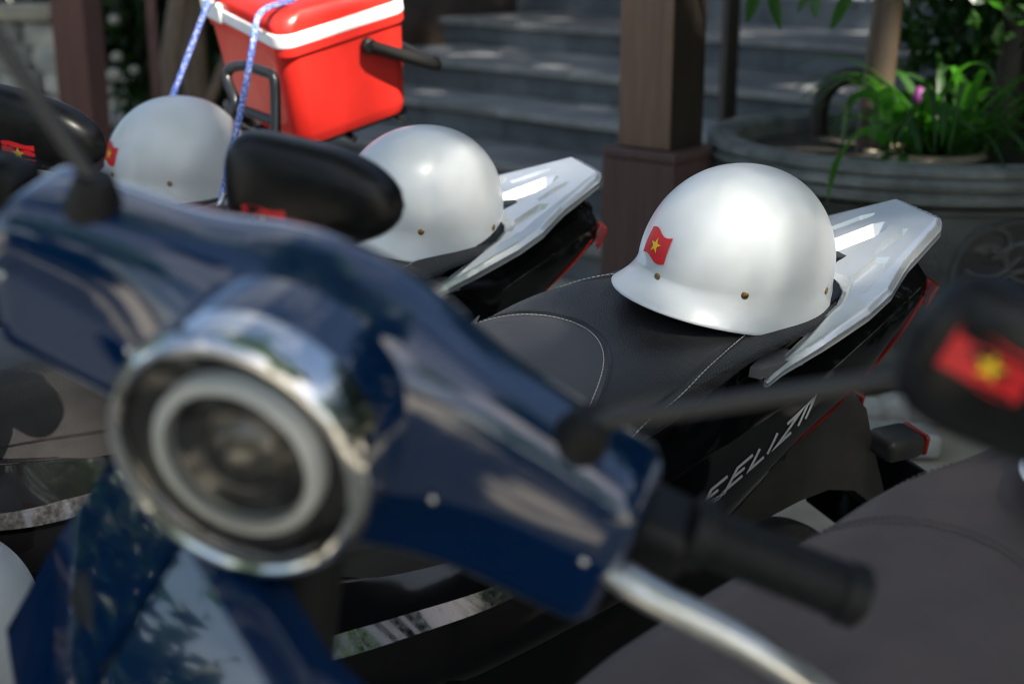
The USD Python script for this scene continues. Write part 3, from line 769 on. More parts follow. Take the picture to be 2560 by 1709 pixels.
def side_rows(X):
    """Section of the left body side, from the seat's edge down: rows of points at stations X."""
    X = np.asarray(X, float)
    y = Yt(X)
    zs, zf, zl = Zs(X), Zf(X), Zl(X)
    mid = 0.5 * (zs + zf)
    rows = [np.stack([X, y - .048, zs + .003], -1), np.stack([X, y - .044, zs - .004], -1), np.stack([X, y - .025, mid], -1),
            np.stack([X, y - .0065, zf + .005], -1), np.stack([X, y - .0055, zf], -1), np.stack([X, y - .0015, zf - .35 * (zf - zl)], -1),
            np.stack([X, y, zf - .68 * (zf - zl)], -1), np.stack([X, y - .009, zl + .012], -1), np.stack([X, y - .022, zl], -1), np.stack([X, y * .35, zl - .004], -1)]
    return rows
def side_y(X, Z):
    """Y of the left body side at (X, Z)."""
    rows = np.stack([np.array(r) for r in side_rows(np.atleast_1d(X))], 1)
    out = []
    for r, z in zip(rows, np.atleast_1d(Z)):
        out.append(np.interp(z, r[::-1, 2][1:], r[::-1, 1][1:]))
    return np.array(out)

def body_mesh():
    X = np.r_[np.linspace(-.46, -.35, 14), np.linspace(-.34, .64, 60)]
    rows = np.stack(side_rows(X), 1)
    right = rows[:, ::-1] * [1, -1, 1]
    top = []
    ring = np.concatenate([rows, right], 1)       # left seat edge .. left bottom, right bottom .. right seat edge
    # deck between the seat edges behind the seat, and below the seat
    crown = np.stack([X, np.zeros_like(X), np.where(X < -.2, Zs(X) + .010, Zs(X) - .02)], -1)
    q1 = (ring[:, -1] + crown) / 2 + [0, 0, .004]; q2 = (ring[:, 0] + crown) / 2 + [0, 0, .004]
    ring = np.concatenate([ring, q1[:, None], crown[:, None], q2[:, None]], 1)
    # round the tail end off
    c = ring[0].mean(0)
    tail = [c + (ring[0] - c) * s + [-dx, 0, 0.25 * dx] for s, dx in ((0.05, .022), (.55, .019), (.82, .011))]
    return cap_rows(np.concatenate([np.stack(tail), ring]))

def ribbon(Pa, Pb, thick, N):
    """A strip between two polylines with thickness along N."""
    R = np.stack([Pa, Pb, Pb + N * thick, Pa + N * thick], 1)
    return cap_rows(R)

def rail_mesh():
    from shapely.geometry.polygon import orient
    out = [(-.045, .181), (-.095, .169), (-.168, .162), (-.25, .150), (-.300, .134), (-.335, .112), (-.36, .098), (-.45, .060), (-.461, .048)]
    inn = [(-.058, .172), (-.10, .150), (-.16, .132), (-.225, .108), (-.252, .088), (-.262, .066), (-.258, .045), (-.244, .030), (-.225, .026), (-.20, .028)]
    L = out + [(-.461, -.048)] + [(x, -y) for x, y in out[::-1][1:]]
    I = [(x, -y) for x, y in inn] + inn[::-1]
    pg = Polygon(L + I[0:]).buffer(.003, join_style=1).buffer(-.003, join_style=1)
    pg = pg.buffer(-.004, join_style=1).buffer(.004, join_style=1)
    def sec(z0, z1, grow):
        g = pg.buffer(grow, join_style=1)
        if g.geom_type != 'Polygon': g = max(g.geoms, key=lambda q: q.area)
        g = orient(g)
        cs = CrossSection([np.asarray(g.exterior.coords)[:-1]])
        return cs.extrude(z1 - z0).translate([0, 0, z0])
    m = sec(-.017, 0, 0)
    def slot(pts, dep, grow):
        a = Polygon(pts); bt = a.buffer(-grow, join_style=1)
        if bt.is_empty: return None
        va = np.asarray(a.exterior.coords)[:-1]; vb = np.asarray(bt.exterior.coords)[:-1]
        return Manifold.hull_points(np.vstack([np.c_[va, np.full(len(va), .002)], np.c_[vb, np.full(len(vb), -dep)]]))
    for s in (slot([(-.19, .038), (-.30, .029), (-.385, .015), (-.402, .006), (-.402, -.006), (-.385, -.015), (-.30, -.029), (-.19, -.038)], .015, .013),
              slot([(-.335, .056), (-.39, .046), (-.41, .036), (-.402, .030), (-.37, .033), (-.335, .044)], .010, .005),
              slot([(-.335, -.056), (-.39, -.046), (-.41, -.036), (-.402, -.030), (-.37, -.033), (-.335, -.044)], .006, .004)):
        m = m - s
    # shallow steps pressed into each arm
    for sg in (1, -1):
        p = [(-.25, .100), (-.275, .075), (-.33, .060), (-.345, .075), (-.30, .104), (-.262, .122)]
        m = m - slot([(x, y * sg) for x, y in p][::(1 if sg > 0 else -1)], .007, .005)
    m = m.refine_to_length(.0021)
    v, f, _ = meshkit.arrays(m)
    v = v.copy()
    import shapely
    # the rim is chamfered wide, as cast
    dist = shapely.distance(pg.exterior, shapely.points(v[:, 0], v[:, 1]))
    v[:, 2] -= np.where(v[:, 2] > -.004, np.clip(.0085 - dist, 0, .0085), 0)
    # the plate slopes up to the rear; arms taper down to points at the front
    x = v[:, 0]
    z = .754 + .34 * (-x - .05)
    arm = np.clip((x + .20) / .15, 0, 1)
    v[:, 2] = z + v[:, 2] * (1 - .45 * arm) - .004 * arm + .010 * np.clip((x + .2) / .1, 0, 1) * 0
    # outer edge rolls down a little
    e = np.abs(v[:, 1]) / (np.interp(-x, [.045, .25, .335, .461], [.181, .150, .112, .05]))
    v[:, 2] -= .006 * np.clip(e - .80, 0, .2) / .2
    return T(v, f)

def stroke_text(glyphs, p0, eu, ev, surf, w):
    """Lettering from polylines in text units (u along eu, v along ev, in the side's X and Z), thickened to w metres and laid on the side."""
    from shapely.geometry import LineString
    out = []
    for pl in glyphs:
        P = np.array([p0 + u * eu + v * ev for u, v in pl])
        g = LineString(P).buffer(w, cap_style=2, join_style=2)
        out.append(fan_patch(np.asarray(g.exterior.coords)[:-1], surf))
    return cat(*out)

GLY = {'F': [[(0, 0), (0, 1), (.95, 1)], [(.0, .52), (.70, .52)]], 'E': [[(.95, 0), (0, 0), (0, 1), (.95, 1)], [(0, .52), (.75, .52)]], 'L': [[(0, 1), (0, 0), (.9, 0)]],
       'I': [[(0, 0), (0, 1)]], 'Z': [[(0, 1), (.9, 1), (0, 0), (.9, 0)]]}

# ---- steering head: frame with f forward, l left, u up
RAKE = math.radians(27)
def steer(phi, roll=0.0):
    return axis_rot((-math.sin(RAKE), 0, math.cos(RAKE)), math.radians(phi)) @ axis_rot((1, 0, 0), math.radians(roll))

def super_ring(cf, cu, b, h, e, n=44):
    a = np.linspace(0, 2 * np.pi, n, endpoint=False)
    c, s = np.cos(a), np.sin(a)
    return np.stack([cf + b * np.sign(c) * np.abs(c) ** (2 / e), cu + h * np.sign(s) * np.abs(s) ** (2 / e)], 1)

def cowl_mesh():
    """Handlebar cover: a wedge section with a nose crease in front, lofted across, swelling to a dome in the middle."""
    from scipy.interpolate import CubicSpline
    rows = []
    for l in np.linspace(-.228, .228, 77):
        al = abs(l) / .228
        g = math.exp(-(abs(l) / .088) ** 2.6)
        top = .036 + .030 * g - .028 * al ** 3
        bot = -.122 + .012 * g
        fr = .040 + .044 * g - .008 * al ** 2
        bk = -.052 - .008 * g
        nose = -.030 - .004 * g
        k = np.array([(bk * .55, bot), (bk, bot * .45), (bk, top * .35), (bk * .62, top * .90), (bk * .12, top), (fr * .42, top * .80),
                      (fr * .80, top * .30 + nose * .22), (fr * .985, nose + .006), (fr, nose), (fr * .985 - .001, nose - .006), (fr - .016, bot * .62), (fr - .030, bot * .94), ((fr + bk) * .3, bot * 1.03)])
        end = math.sqrt(max(0.0, (.2285 - abs(l)) / .010)) if abs(l) > .2185 else 1.0
        c = k.mean(0)
        k = c + (k - c) * (.80 + .20 * end)
        kk = np.vstack([k, k[:1]])
        s_ = np.r_[0, np.cumsum(np.linalg.norm(np.diff(kk, axis=0), axis=1) ** .6)]
        r = CubicSpline(s_, kk, bc_type='periodic')(np.linspace(0, s_[-1], 72, endpoint=False))
        rows.append(np.c_[r[:, 0], np.full(len(r), l), r[:, 1]])
    return cap_rows(rows)

def mirror_mesh():
    rows = []
    for l in np.linspace(-.082, .082, 50):
        s = l / .082
        hgt = .044 * (1 - abs(s) ** (6.0 if s < 0 else 2.6)) ** .5 * (1.0 - .12 * s) + .0006
        dep = .034 * (1 - abs(s) ** 3.5) ** .5 + .0006
        c = -.006 * s
        r = super_ring(0, c, dep, hgt, 2.7, 36)
        r[:, 0] = np.where(r[:, 0] < 0, r[:, 0] * .30, r[:, 0])     # flat glass side behind
        rows.append(np.c_[r[:, 0], np.full(36, l), r[:, 1]])
    return cap_rows(rows)
def mirror_front(l, u):
    """Forward surface of the mirror shell at (l, u) measured from its middle."""
    s = np.clip(np.asarray(l) / .082, -.99, .99)
    hgt = .044 * (1 - np.abs(s) ** np.where(s < 0, 6.0, 2.6)) ** .5 * (1.0 - .12 * s)
    dep = .034 * (1 - np.abs(s) ** 3.5) ** .5
    k = np.clip(np.abs((u + .006 * s) / hgt), 0, .999)
    return dep * (1 - k ** 2.7) ** (1 / 2.7)

def flag_outline(w, h, wave=0.08):
    s = np.linspace(0, 1, 14)
    y = wave * h * np.sin(s * 2 * math.pi)
    a = np.c_[(s - .5) * w, h / 2 + y]; b = np.c_[(s - .5) * w, -h / 2 + y]
    return np.concatenate([a, b[::-1]])
def add_flag(t, f, w, h, parent=None, wave=.08):
    """A printed red flag with a yellow star, laid on the surface f(u, v, lift)."""
    p = t.part('flag_sticker', fan_patch(flag_outline(w, h, wave), lambda u, v: f(u, v, .0004)), 'red_print', parent=parent, smooth=True)
    if parent is None:
        t.part('star', fan_patch(star(h * .31), lambda u, v: f(u, v, .0008)), 'yellow_print', parent=p, smooth=True)
    else:
        t.part('flag_star', fan_patch(star(h * .31), lambda u, v: f(u, v, .0008)), 'yellow_print', parent=parent, smooth=True)

def scooter(label, thd, rolld, xy, phi, org, mir, paint='black_gloss', seat=('seat_smooth', 'seat_woven', 'seat_grain'), rail=True, both_mirrors=True, mirror_turn=0.0, group=None, front='black_gloss', fdrop=0.0, foff=.06, mirror_at=None, flag_v=-.022, flag_k=1.0, seat_dz=0.0, levers=2, steer_roll=3.8, flag_l=-.015, mirror_roll=0.0, stitch=('thread', 'thread_dark')):
    t = Thing('motor_scooter', label, 'scooter', pose(thd, rolld), (xy[0], xy[1], 0), group)
    (fr, sd, mn), bright, dark = seat_meshes()
    if seat_dz:
        fr, sd, mn = [moved(m_, None, [0, 0, seat_dz]) for m_ in (fr, sd, mn)]
        bright, dark = [[moved(m_, None, [0, 0, seat_dz]) for m_ in ms] for ms in (bright, dark)]
    s0 = t.part('seat', mn, seat[2], smooth=True)
    t.part('front_panel', fr, seat[0], parent=s0, smooth=True)
    t.part('side_panel', sd, seat[1], parent=s0, smooth=True)
    for ms, c_ in ((bright, stitch[0]), (dark, stitch[1])):
        for m_ in ms:
            t.part('stitching', m_, c_, parent=s0, smooth=True, kind='stuff')
    t.part('seat_base', box([-.2, -.09, .56], [.50, .09, .66 + seat_dz]), 'black_matte', smooth=False)
    dzv = [0, 0, seat_dz]
    b0 = t.part('body', moved(body_mesh(), None, dzv), paint, smooth=38)
    # glossy lip under the seat, on both sides
    for sg in (1, -1):
        X = np.linspace(.275, .60, 30)
        a = np.stack([X, sg * (Yt(X) - .003), Zf(X) - .001], -1)
        b = np.stack([X, sg * (Yt(X) + .003), Zf(X) + .004], -1)
        c = np.stack([X, sg * (Yt(X) - .014), Zf(X) + np.interp(X, [.275, .5, .60], [.018, .028, .022])], -1)
        t.part('side_trim', moved(cap_rows(np.stack([a, b, c], 1)), None, dzv), 'silver_dark', smooth=20)
        # red lamp band along the lower rear edge
        X = np.linspace(-.455, -.16, 40)
        wd = np.interp(X, [-.455, -.33, -.25, -.16], [.018, .018, .014, .003])
        za, zb = Zl(X) + .003, Zl(X) + .003 + wd
        ya, yb = np.array(side_y(X, za)), np.array(side_y(X, zb))
        A_ = np.stack([X, sg * (ya + .0035), za], -1); B_ = np.stack([X, sg * (yb + .0035), zb], -1)
        C_ = np.stack([X, sg * (yb - .004), zb + .001], -1); D_ = np.stack([X, sg * (ya - .004), za - .001], -1)
        t.part('tail_light', moved(cap_rows(np.stack([A_, B_, C_, D_], 1)), None, dzv), 'tail_lens', smooth=40)
    a = np.linspace(-1, 1, 13)
    back = np.stack([np.stack([-.486 + .018 * a ** 2 - .012 * s + 0 * a, .046 * a, .745 + .03 * s + .004 * a ** 2], -1) for s in (-.1, .5, 1.0)], 0)
    t.part('tail_light', moved(ribbon(back[0], back[2], -.006, np.array([1.0, 0, 0])), None, dzv), 'tail_lens', smooth=40)
    # lettering on both sides: slanted maker's and type name, as on the photograph
    P0 = np.array([.017, .574]); eu, ev = np.array([-.0462, .0232]), np.array([-.0150, .0275])
    for sg in (1, -1):
        def surf(X_, Z_, lift=.0010, sg=sg):
            return np.stack([X_, sg * (side_y(X_, Z_) + lift), Z_], -1) + dzv
        gl, x = [], 0.0
        for ch, st in zip('FELIZ', (0, .92, 1.75, 2.42, 2.80)):
            gl += [[(st + px * .60, py) for px, py in pl] for pl in GLY[ch]]
        gl += [[(3.62, 0.0), (3.62, 1.0)], [(3.62, 1.0), (3.92, 1.0), (3.92, 0.0)]]
        t.part('lettering', stroke_text(gl, P0, eu, ev, surf, .0024), 'letter_chrome', parent=b0, smooth=True)
        tm = meshkit.text_mesh('VinFast', 1.0, .01, bold=True)
        v = np.asarray(tm.vertices); keep = np.all(v[tm.faces][:, :, 2] > .005, axis=1)
        tm = T(v, tm.faces[keep]); tm.remove_unreferenced_vertices(); tm = tm.subdivide()
        v = np.asarray(tm.vertices)
        p1, a1, b1 = np.array([.048, .5475]), np.array([-.0150, .0086]), np.array([-.0105, .0160])
        t.part('lettering', T(surf(*(p1[:, None] + a1[:, None] * v[:, 0] + b1[:, None] * v[:, 1])), tm.faces), 'letter_chrome', parent=b0, smooth=False)
    if rail:
        t.part('grab_rail', moved(rail_mesh(), None, dzv), 'silver_paint', smooth=28)
        t.part('rail_mount', tube([[-.235, 0, .80], [-.228, 0, .822]], [.020, .024], 20), 'silver_paint')
        for sg in (1, -1):
            t.part('rail_bracket', prism([(-.125, .115 * sg), (-.06, .150 * sg), (-.045, .160 * sg), (-.055, .172 * sg), (-.14, .155 * sg)], .752 + seat_dz, .766 + seat_dz), 'steel_plate', smooth=False)
    # rear mudguard, plate carrier, lamps, wheel, shock
    side = [(-.06, .505), (-.15, .430), (-.21, .442), (-.27, .460), (-.325, .468), (-.38, .455), (-.425, .42), (-.465, .37), (-.475, .375), (-.43, .47), (-.40, .53), (-.37, .60), (-.31, .655), (-.2, .60), (-.12, .575)]
    fm = moved(prism([(x, z) for x, z in side], -.062, .062), np.array([[1, 0, 0], [0, 0, -1], [0, 1, 0]]).astype(float))
    t.part('mudguard', fm, 'fender_plastic', smooth=20)
    t.part('plate_carrier', moved(rbox([-.008, -.085, -.10], [.004, .085, .055], .004), np.array([[.86, 0, -.5], [0, 1, 0], [.5, 0, .86]]), [-.475, 0, .43]), 'black_gloss')
    for sg in (1, -1):
        il = t.part('indicator', moved(rbox([-.045, -.012, -.018], [.03, .05, .020], .012), None, [-.425, sg * .075 - .02, .535]), 'fender_plastic')
        t.part('indicator_lens', moved(rbox([-.053, -.010, -.016], [-.043, .048, .018], .005), None, [-.425, sg * .075 - .02, .535]), 'tail_lens', parent=il)
    for X0, nm in ((-.255, 'rear_wheel'), (1.08, 'front_wheel')):
        ty = lathe([(.115, -.034), (.150, -.043), (.178, -.036), (.192, -.018), (.196, 0), (.192, .018), (.178, .036), (.150, .043), (.115, .034), (.110, 0), (.115, -.034)], 64)
        Rw = np.array([[1, 0, 0], [0, 0, 1], [0, -1, 0]]).astype(float)
        w0 = t.part(nm, moved(ty, Rw, [X0, 0, .194]), 'tyre')
        t.part('rim', moved(cat(lathe([(.115, -.030), (.118, -.034), (.110, -.030), (.085, -.018), (.03, -.028), (.0, -.03)], 48), lathe([(.0, .03), (.03, .028), (.085, .018), (.110, .030), (.118, .034), (.115, .030)], 48)), Rw, [X0, 0, .194]), 'black_matte', parent=w0)
    for sg in (1, -1):
        a0, a1 = np.array([-.235, sg * .10, .205]), np.array([-.085, sg * .095, .46])
        sh = t.part('shock_absorber', tube([a0, a1], .012, 10), 'black_matte')
        k = np.linspace(0, 1, 150); ang = k * 2 * math.pi * 9
        ax = (a1 - a0) / np.linalg.norm(a1 - a0); e1 = np.cross(ax, [0, 1, 0]); e1 /= np.linalg.norm(e1); e2 = np.cross(ax, e1)
        t.part('spring', tube(a0 + (a1 - a0) * (.15 + .7 * k)[:, None] + .026 * (np.cos(ang)[:, None] * e1 + np.sin(ang)[:, None] * e2), .0042, 6), 'black_gloss', parent=sh)
    t.part('swing_arm', rbox([-.30, .055, .15], [.25, .085, .24], .02), 'black_matte')
    t.part('under_body', rbox([-.12, -.13, .22], [.60, .13, .46], .03), 'black_matte')
    t.part('floorboard', rbox([.48, -.16, .285], [1.04, .16, .35], .02), 'black_matte')
    t.part('side_stand', tube([[.28, .12, .22], [.25, .20, .08], [.24, .245, .035]], .010, 8), 'black_matte')
    # leg shield and front apron: central ridge, two sloping faces
    ox = org[0] - .742 + foff
    rowsX = []
    for xc, z, w, back in [(.822 + ox, .883, .165, .002), (.842 + ox, .876, .185, .008), (.892 + ox, .798, .198, .010), (.938 + ox, .722, .200, .012), (.955 + ox, .62, .18, .03), (.945 + ox, .50, .165, .045), (.915 + ox, .38, .14, .05), (.90 + ox, .31, .11, .05)]:
        yy = np.r_[np.linspace(-1, -.028, 14), 0, np.linspace(.028, 1, 14)]
        rowsX.append(np.stack([xc - back * np.abs(yy) - .012 * np.clip((np.abs(yy) - .93) / .07, 0, 1), w * yy, z - fdrop - .018 * np.abs(yy)], -1))
    F = np.stack(rowsX)
    thick = F + [-.03, 0, -.012]
    ringed = np.concatenate([F, thick[:, ::-1]], 1)
    half = 29
    def sub(j0, j1):
        q = np.concatenate([F[:, j0:j1], thick[:, j0:j1][:, ::-1]], 1)
        return cap_rows(q)
    t.part('apron_panel', sub(0, 14), front, smooth=30)
    t.part('apron_panel', sub(15, 29), front, smooth=30)
    t.part('apron_core', moved(sub(13, 16), None, [-.008, 0, -.004]), 'black_gloss', smooth=30)
    t.part('leg_shield', rbox([.845 + ox, -.12, .33], [.895 + ox, .12, .80 - fdrop], .02), 'black_matte')
    t.part('front_mudguard', cap_rows([np.stack([1.08 + (.222 + .012 * np.cos(b)) * math.cos(a_) , .058 * np.sin(b), .194 + (.222 + .012 * np.cos(b)) * math.sin(a_)], -1) for a_ in np.linspace(.35, 2.7, 30) for b in [np.linspace(0, 2 * math.pi, 16, endpoint=False)]]), paint)
    # ---- handlebar assembly
    S = steer(phi, steer_roll)
    def H(mesh): return moved(mesh, S, org)
    t.part('steering_column', tube(np.array([[.02, 0, -.26], [.012, 0, -.14], [.0, 0, -.02]]) + org, .030, 14), 'black_matte')
    t.part('front_fork', tube(np.array([[.27, 0, -.80], [.20, 0, -.62], [.12, 0, -.46]]) + org + [foff, 0, 0], .026, 12), 'black_matte')
    cw = t.part('handlebar_cowl', H(cowl_mesh()), front, smooth=35)
    hc = np.array([.112, -.003, -.016])
    def L(profile, seg=96, k=.86): return H(moved(lathe([(r_ * k, x_) for r_, x_ in profile], seg, 'x'), None, hc))
    bz = t.part('headlight', L([(.096, -.075), (.0975, -.045), (.0965, -.030)]), front)
    t.part('bezel', L([(.0965, -.033), (.0985, -.030), (.0985, -.008), (.0968, -.001), (.0925, .0035), (.0890, .0038), (.0862, .0020), (.0850, -.002), (.0845, -.012)]), 'chrome', parent=bz)
    t.part('reflector', L([(.0848, -.008), (.0810, -.011), (.0795, -.009), (.0770, -.011), (.0700, -.0125), (.060, -.0135), (.0, -.020)]), 'reflector_bowl', parent=bz)
    t.part('light_ring', L([(.0475, -.014), (.0478, -.0035), (.0490, -.0012), (.0525, -.0002), (.0560, -.0012), (.0575, -.0035), (.0578, -.014)], k=.94), 'led_diffuser', parent=bz)
    t.part('projector_lens', L([(.0545, -.0125), (.050, -.0085), (.046, -.0095), (.038, -.0125), (.034, -.0130), (.031, -.007), (.022, -.001), (.012, .002), (.0, .003)]), 'dark_lens', parent=bz)
    t.part('lens', L([(.0, .0115), (.025, .0110), (.050, .0085), (.070, .0030), (.0852, -.0025)]), 'glass', parent=bz)
    for l_, u_ in ((.106, -.022), (.206, -.022), (-.106, -.022), (-.206, -.022)):
        s_ = trimesh.creation.icosphere(2, .0032)
        t.part('screw', H(T(s_.vertices * [.6, 1, 1] + [.043 + (.008 if abs(l_) < .15 else -.002), l_, u_ - .008], s_.faces)), 'chrome', parent=cw)
    for sg in (1, -1):
        t.part('lever_pivot', H(moved(rbox([-.020, -.014, -.012], [.018, .012, .012], .006), None, [.006, sg * .222, -.046])), 'black_matte')
        hs = t.part('switch_housing', H(moved(rbox(*(([-.03, -.026, -.038], [.026, .022, .010]) if sg > 0 else ([-.022, -.012, -.024], [.014, .024, .020])), .014 if sg > 0 else .010), None, [-.030 if sg > 0 else -.042, sg * (.246 if sg > 0 else .266), -.030])), 'black_matte')
        gl_ = np.linspace(.262, .384, 66)
        gr_ = np.where(gl_ < .275, .025, np.where(gl_ > .367, .0215, .0190 + .0005 * np.sign(np.sin((gl_ - .275) * 2 * math.pi / .0065))))
        gr_ = np.where(gl_ > .381, .017, gr_)
        t.part('grip', H(tube(np.stack([-.034 - .115 * (gl_ - .262), sg * gl_, np.full(66, -.032)], 1), gr_, 24)), 'rubber', smooth=50)
        if levers and (sg > 0 or levers > 1):
            t.part('brake_lever', H(tube([[.006, sg * .216, -.050], [.016, sg * .226, -.047], [.024, sg * .245, -.044], [.026, sg * .28, -.044], [.024, sg * .318, -.047], [.020, sg * .355, -.056], [.010, sg * .392, -.074]], [.0105, .0125, .0125, .0120, .0115, .0112, .0115], 14, 40, .8)), 'alloy')
        if sg < 0 and not both_mirrors:
            continue
        mb = np.array([.0, sg * .171, -.006])
        mc = np.array([mir[0], sg * mir[1], mir[2]])
        if mirror_at is not None and sg > 0:
            mc = S.T @ (t.R.T @ (np.asarray(mirror_at) - t.o) - org)
        st = t.part('mirror_stem', H(tube([mb + [0, 0, .02], mb + [0, sg * .004, .045], mc + [-.004, -sg * .045, -.018], mc + [0.0, -sg * .01, -.004]], .0058, 10)), 'stem_coat')
        t.part('rubber_boot', H(tube([mb + [0, 0, -.012], mb + [0, 0, .012], mb + [0, sg * .001, .034], mb + [0, sg * .003, .050]], [.0215, .0205, .0175, .0120], 20)), 'rubber', parent=st)
        flipm = np.diag([1.0, sg, 1.0])
        Rm = axis_rot((1, 0, 0), math.radians(mirror_roll * sg)) @ steer_z(mirror_turn * sg)
        def mm(mesh):
            k = moved(mesh, flipm)
            if sg < 0: k.invert()
            return H(moved(k, Rm, mc))
        mr = t.part('mirror', mm(mirror_mesh()), 'mirror_shell', smooth=40)
        lx = np.linspace(-.078, .078, 40)
        add_flag(t, lambda u, v, lift: ((np.stack([mirror_front(flag_l + u, flag_v + v) + lift * 1.5, sg * (flag_l + u * sg), flag_v + v], -1) @ Rm.T + mc) @ S.T + org), .042 * flag_k, .026 * flag_k, parent=mr, wave=.05)
        t.part('mirror_glass', mm(box([-.0122, -.066, -.027], [-.0104, .046, .027], .0005)), 'chrome', parent=mr, smooth=False)
    return t
FLG = (-.015, -.022)
def steer_z(a):
    return rotz(math.radians(a))
M['stem_coat'] = plain('stem_coat', (0.038, 0.036, 0.036), 0.5, var=0.15)
M['silver_dark'] = plain('silver_dark', (0.05, 0.05, 0.052), 0.12, coat=0.7, var=0.5, scale=120, rvar=0.08, metallic=0.4)
M['mirror_shell'] = plain('mirror_shell', (0.006, 0.006, 0.0065), 0.36, spec=0.3, var=0.15, scale=40, rvar=0.06)

M['thread_brown'] = plain('thread_brown', (0.13, 0.105, 0.10), 0.7)
ROW = 'scooters parked side by side in the row'
SB = scooter('glossy black scooter with silver grab rail, white stitched seat carrying the nearest whole white helmet', 61.2, 9.3, (.135, 1.994), -12, np.array([.94, 0, .985]), (-.02, .30, .150), group=ROW, mirror_at=seen(722, 438, 1.25), levers=0, mirror_turn=60, mirror_roll=-4, flag_l=-.036, flag_v=-.024, steer_roll=4)
SA = scooter('black scooter in the middle of the row, second nearest to the cooler', 61.2, 9.3, (-.339, 2.401), 35, np.array([.80, 0, 1.0]), (-.02, .33, .17), group=ROW, mirror_at=seen(95, 300, 1.67), mirror_turn=18, mirror_roll=9, flag_l=-.012, flag_v=-.018, steer_roll=4)
SC = scooter('farthest scooter in the row, carrying the red cooler on a black rack', 61.2, 8.0, (-.845, 2.86), 25, np.array([.80, 0, 1.0]), (-.02, .33, .17), group=ROW, rail=False)
SX = scooter('dark blue scooter in front with round headlight and brown seat, blurred', 61.2, 9.3, (.512, 1.404), 50.1, np.array([.811, -.003, 1.036]), (-.005, .386, .192), group=ROW, paint='black_gloss', front='blue_gloss', seat=('seat_brown', 'seat_brown', 'seat_brown'), foff=-.005, fdrop=-.04, levers=1, flag_v=.016, flag_k=1.05, flag_l=-.046, mirror_turn=10, seat_dz=-.060, stitch=('thread_brown', 'thread_brown'))

# ------------------------------------------------------------------ helmets
def helmet_r(phi, s):
    """Radius factors and height of the shell: phi round from the front, s from 0 at the brim over 0.3 (band) to 1 at the crown."""
    a, b, zc, hz = .145, .121, .058, .140
    front = np.clip(np.cos(phi), 0, 1) ** 1.6
    rear = np.clip(-np.cos(phi), 0, 1) ** 2
    al = np.clip((s - .3) / .7, 0, 1) * np.pi / 2
    r = np.cos(al) ** .92
    z = zc + hz * np.sin(al) ** 1.02
    k = np.clip((.3 - s) / .3, 0, 1)
    zb = .010 + .016 * front - .004 * np.sin(phi) ** 2 + .002 * rear - .010 * np.exp(-((np.abs(phi) - 2.2) / .55) ** 2)
    r = r + k ** 1.9 * (.05 + .185 * front + .045 * rear) + .02 * k
    z = np.where(s < .3, zb + (zc - zb) * (1 - k), z)
    return np.stack([a * r * np.cos(phi) * (1 + .02 * np.cos(phi)), b * r * np.sin(phi), z], -1)
def helmet(label, bike, X, Y, Z, yaw, pitch=0.0, roll=0.0, group='silver white helmets on the scooters'):
    Rl = rotz(math.radians(yaw)) @ axis_rot((0, 1, 0), math.radians(pitch)) @ axis_rot((1, 0, 0), math.radians(roll))
    t = Thing('helmet', label, 'helmet', bike.R @ Rl, bike.o + bike.R @ np.array([X, Y, Z]), group)
    ph = np.linspace(-np.pi, np.pi, 120, endpoint=False)
    s = np.r_[np.linspace(0, .3, 18), np.linspace(.32, 1, 44)]
    SS, PP = np.meshgrid(s, ph, indexing='ij')
    P = helmet_r(PP, SS)
    dent = (meshkit.fbm(P * 14 + X * 7, 2, 9) - .5) * .0016
    Pn = P - np.array([0, 0, .06]); Pn /= np.linalg.norm(Pn, axis=-1, keepdims=True)
    P = P + Pn * dent[..., None]
    inner = (P - np.array([0, 0, .004])) * [.968, .965, .975] + [0, 0, .004]
    lip0 = P[0] * [.995, .994, 1] - [0, 0, .0022]
    lip1 = inner[0] * [1.004, 1.004, 1] - [0, 0, .0022]
    sh = np.concatenate([inner[::-1], lip1[None], lip0[None], P])
    t.part('shell', grid(sh, closed_v=True, flip=True) if False else grid(sh, closed_v=True), 'helmet_paint', smooth=50)
    for k in range(6):
        p0 = math.radians([8, 62, 122, 180, -122, -62][k])
        sv = .30 if k in (1, 5) else .27
        c = helmet_r(np.array(p0), np.array(sv))
        n = c - [0, 0, .055]; n[2] = .004; n /= np.linalg.norm(n)
        e1 = np.cross([0, 0, 1.0], n); e1 /= np.linalg.norm(e1); R_ = np.stack([e1, np.cross(n, e1), n], 1)
        t.part('rivet', moved(lathe([(.0052, -.001), (.0052, .0008), (.0042, .0016), (.0, .0019)], 20), R_, c), 'brass')
    def f(u, v, lift):
        z = .097 + np.asarray(v); 
        al = np.arcsin(np.clip((z - .062) / .140, 0, 1))
        s_ = .3 + .7 * al / (np.pi / 2)
        p = np.asarray(u) / .118 + math.radians(-1)
        P = helmet_r(p, s_); n = P - np.array([0, 0, .06]); n /= np.linalg.norm(n, axis=-1, keepdims=True)
        return P + n * (lift + .0012)
    add_flag(t, f, .050, .036, wave=.09)
    t.part('chin_strap', tube([[.02, .105, .05], [.03, .06, .012], [.03, -.06, .012], [.02, -.105, .05]], .006, 8, 20, .3), 'helmet_lining')
    return t
helmet('white helmet with red flag sticker in sharp focus on the foremost black scooter seat', SB, -.128, 0, .782, 0, -3)
helmet('white helmet behind the black mirror, on the middle scooter seat', SA, -.148, -.018, .774, 6, -3)
helmet('white helmet in front of the red cooler, on the farthest scooter seat', SC, -.138, 0.005, .772, 8, -3)
helmet('white helmet on the brown seat, cut off by the right picture edge', SX, -.12, .0, .726, 8, -3)
helmet('white helmet low at the left picture edge, standing on a floorboard', SB, .945, -.10, .37, 225, 0)

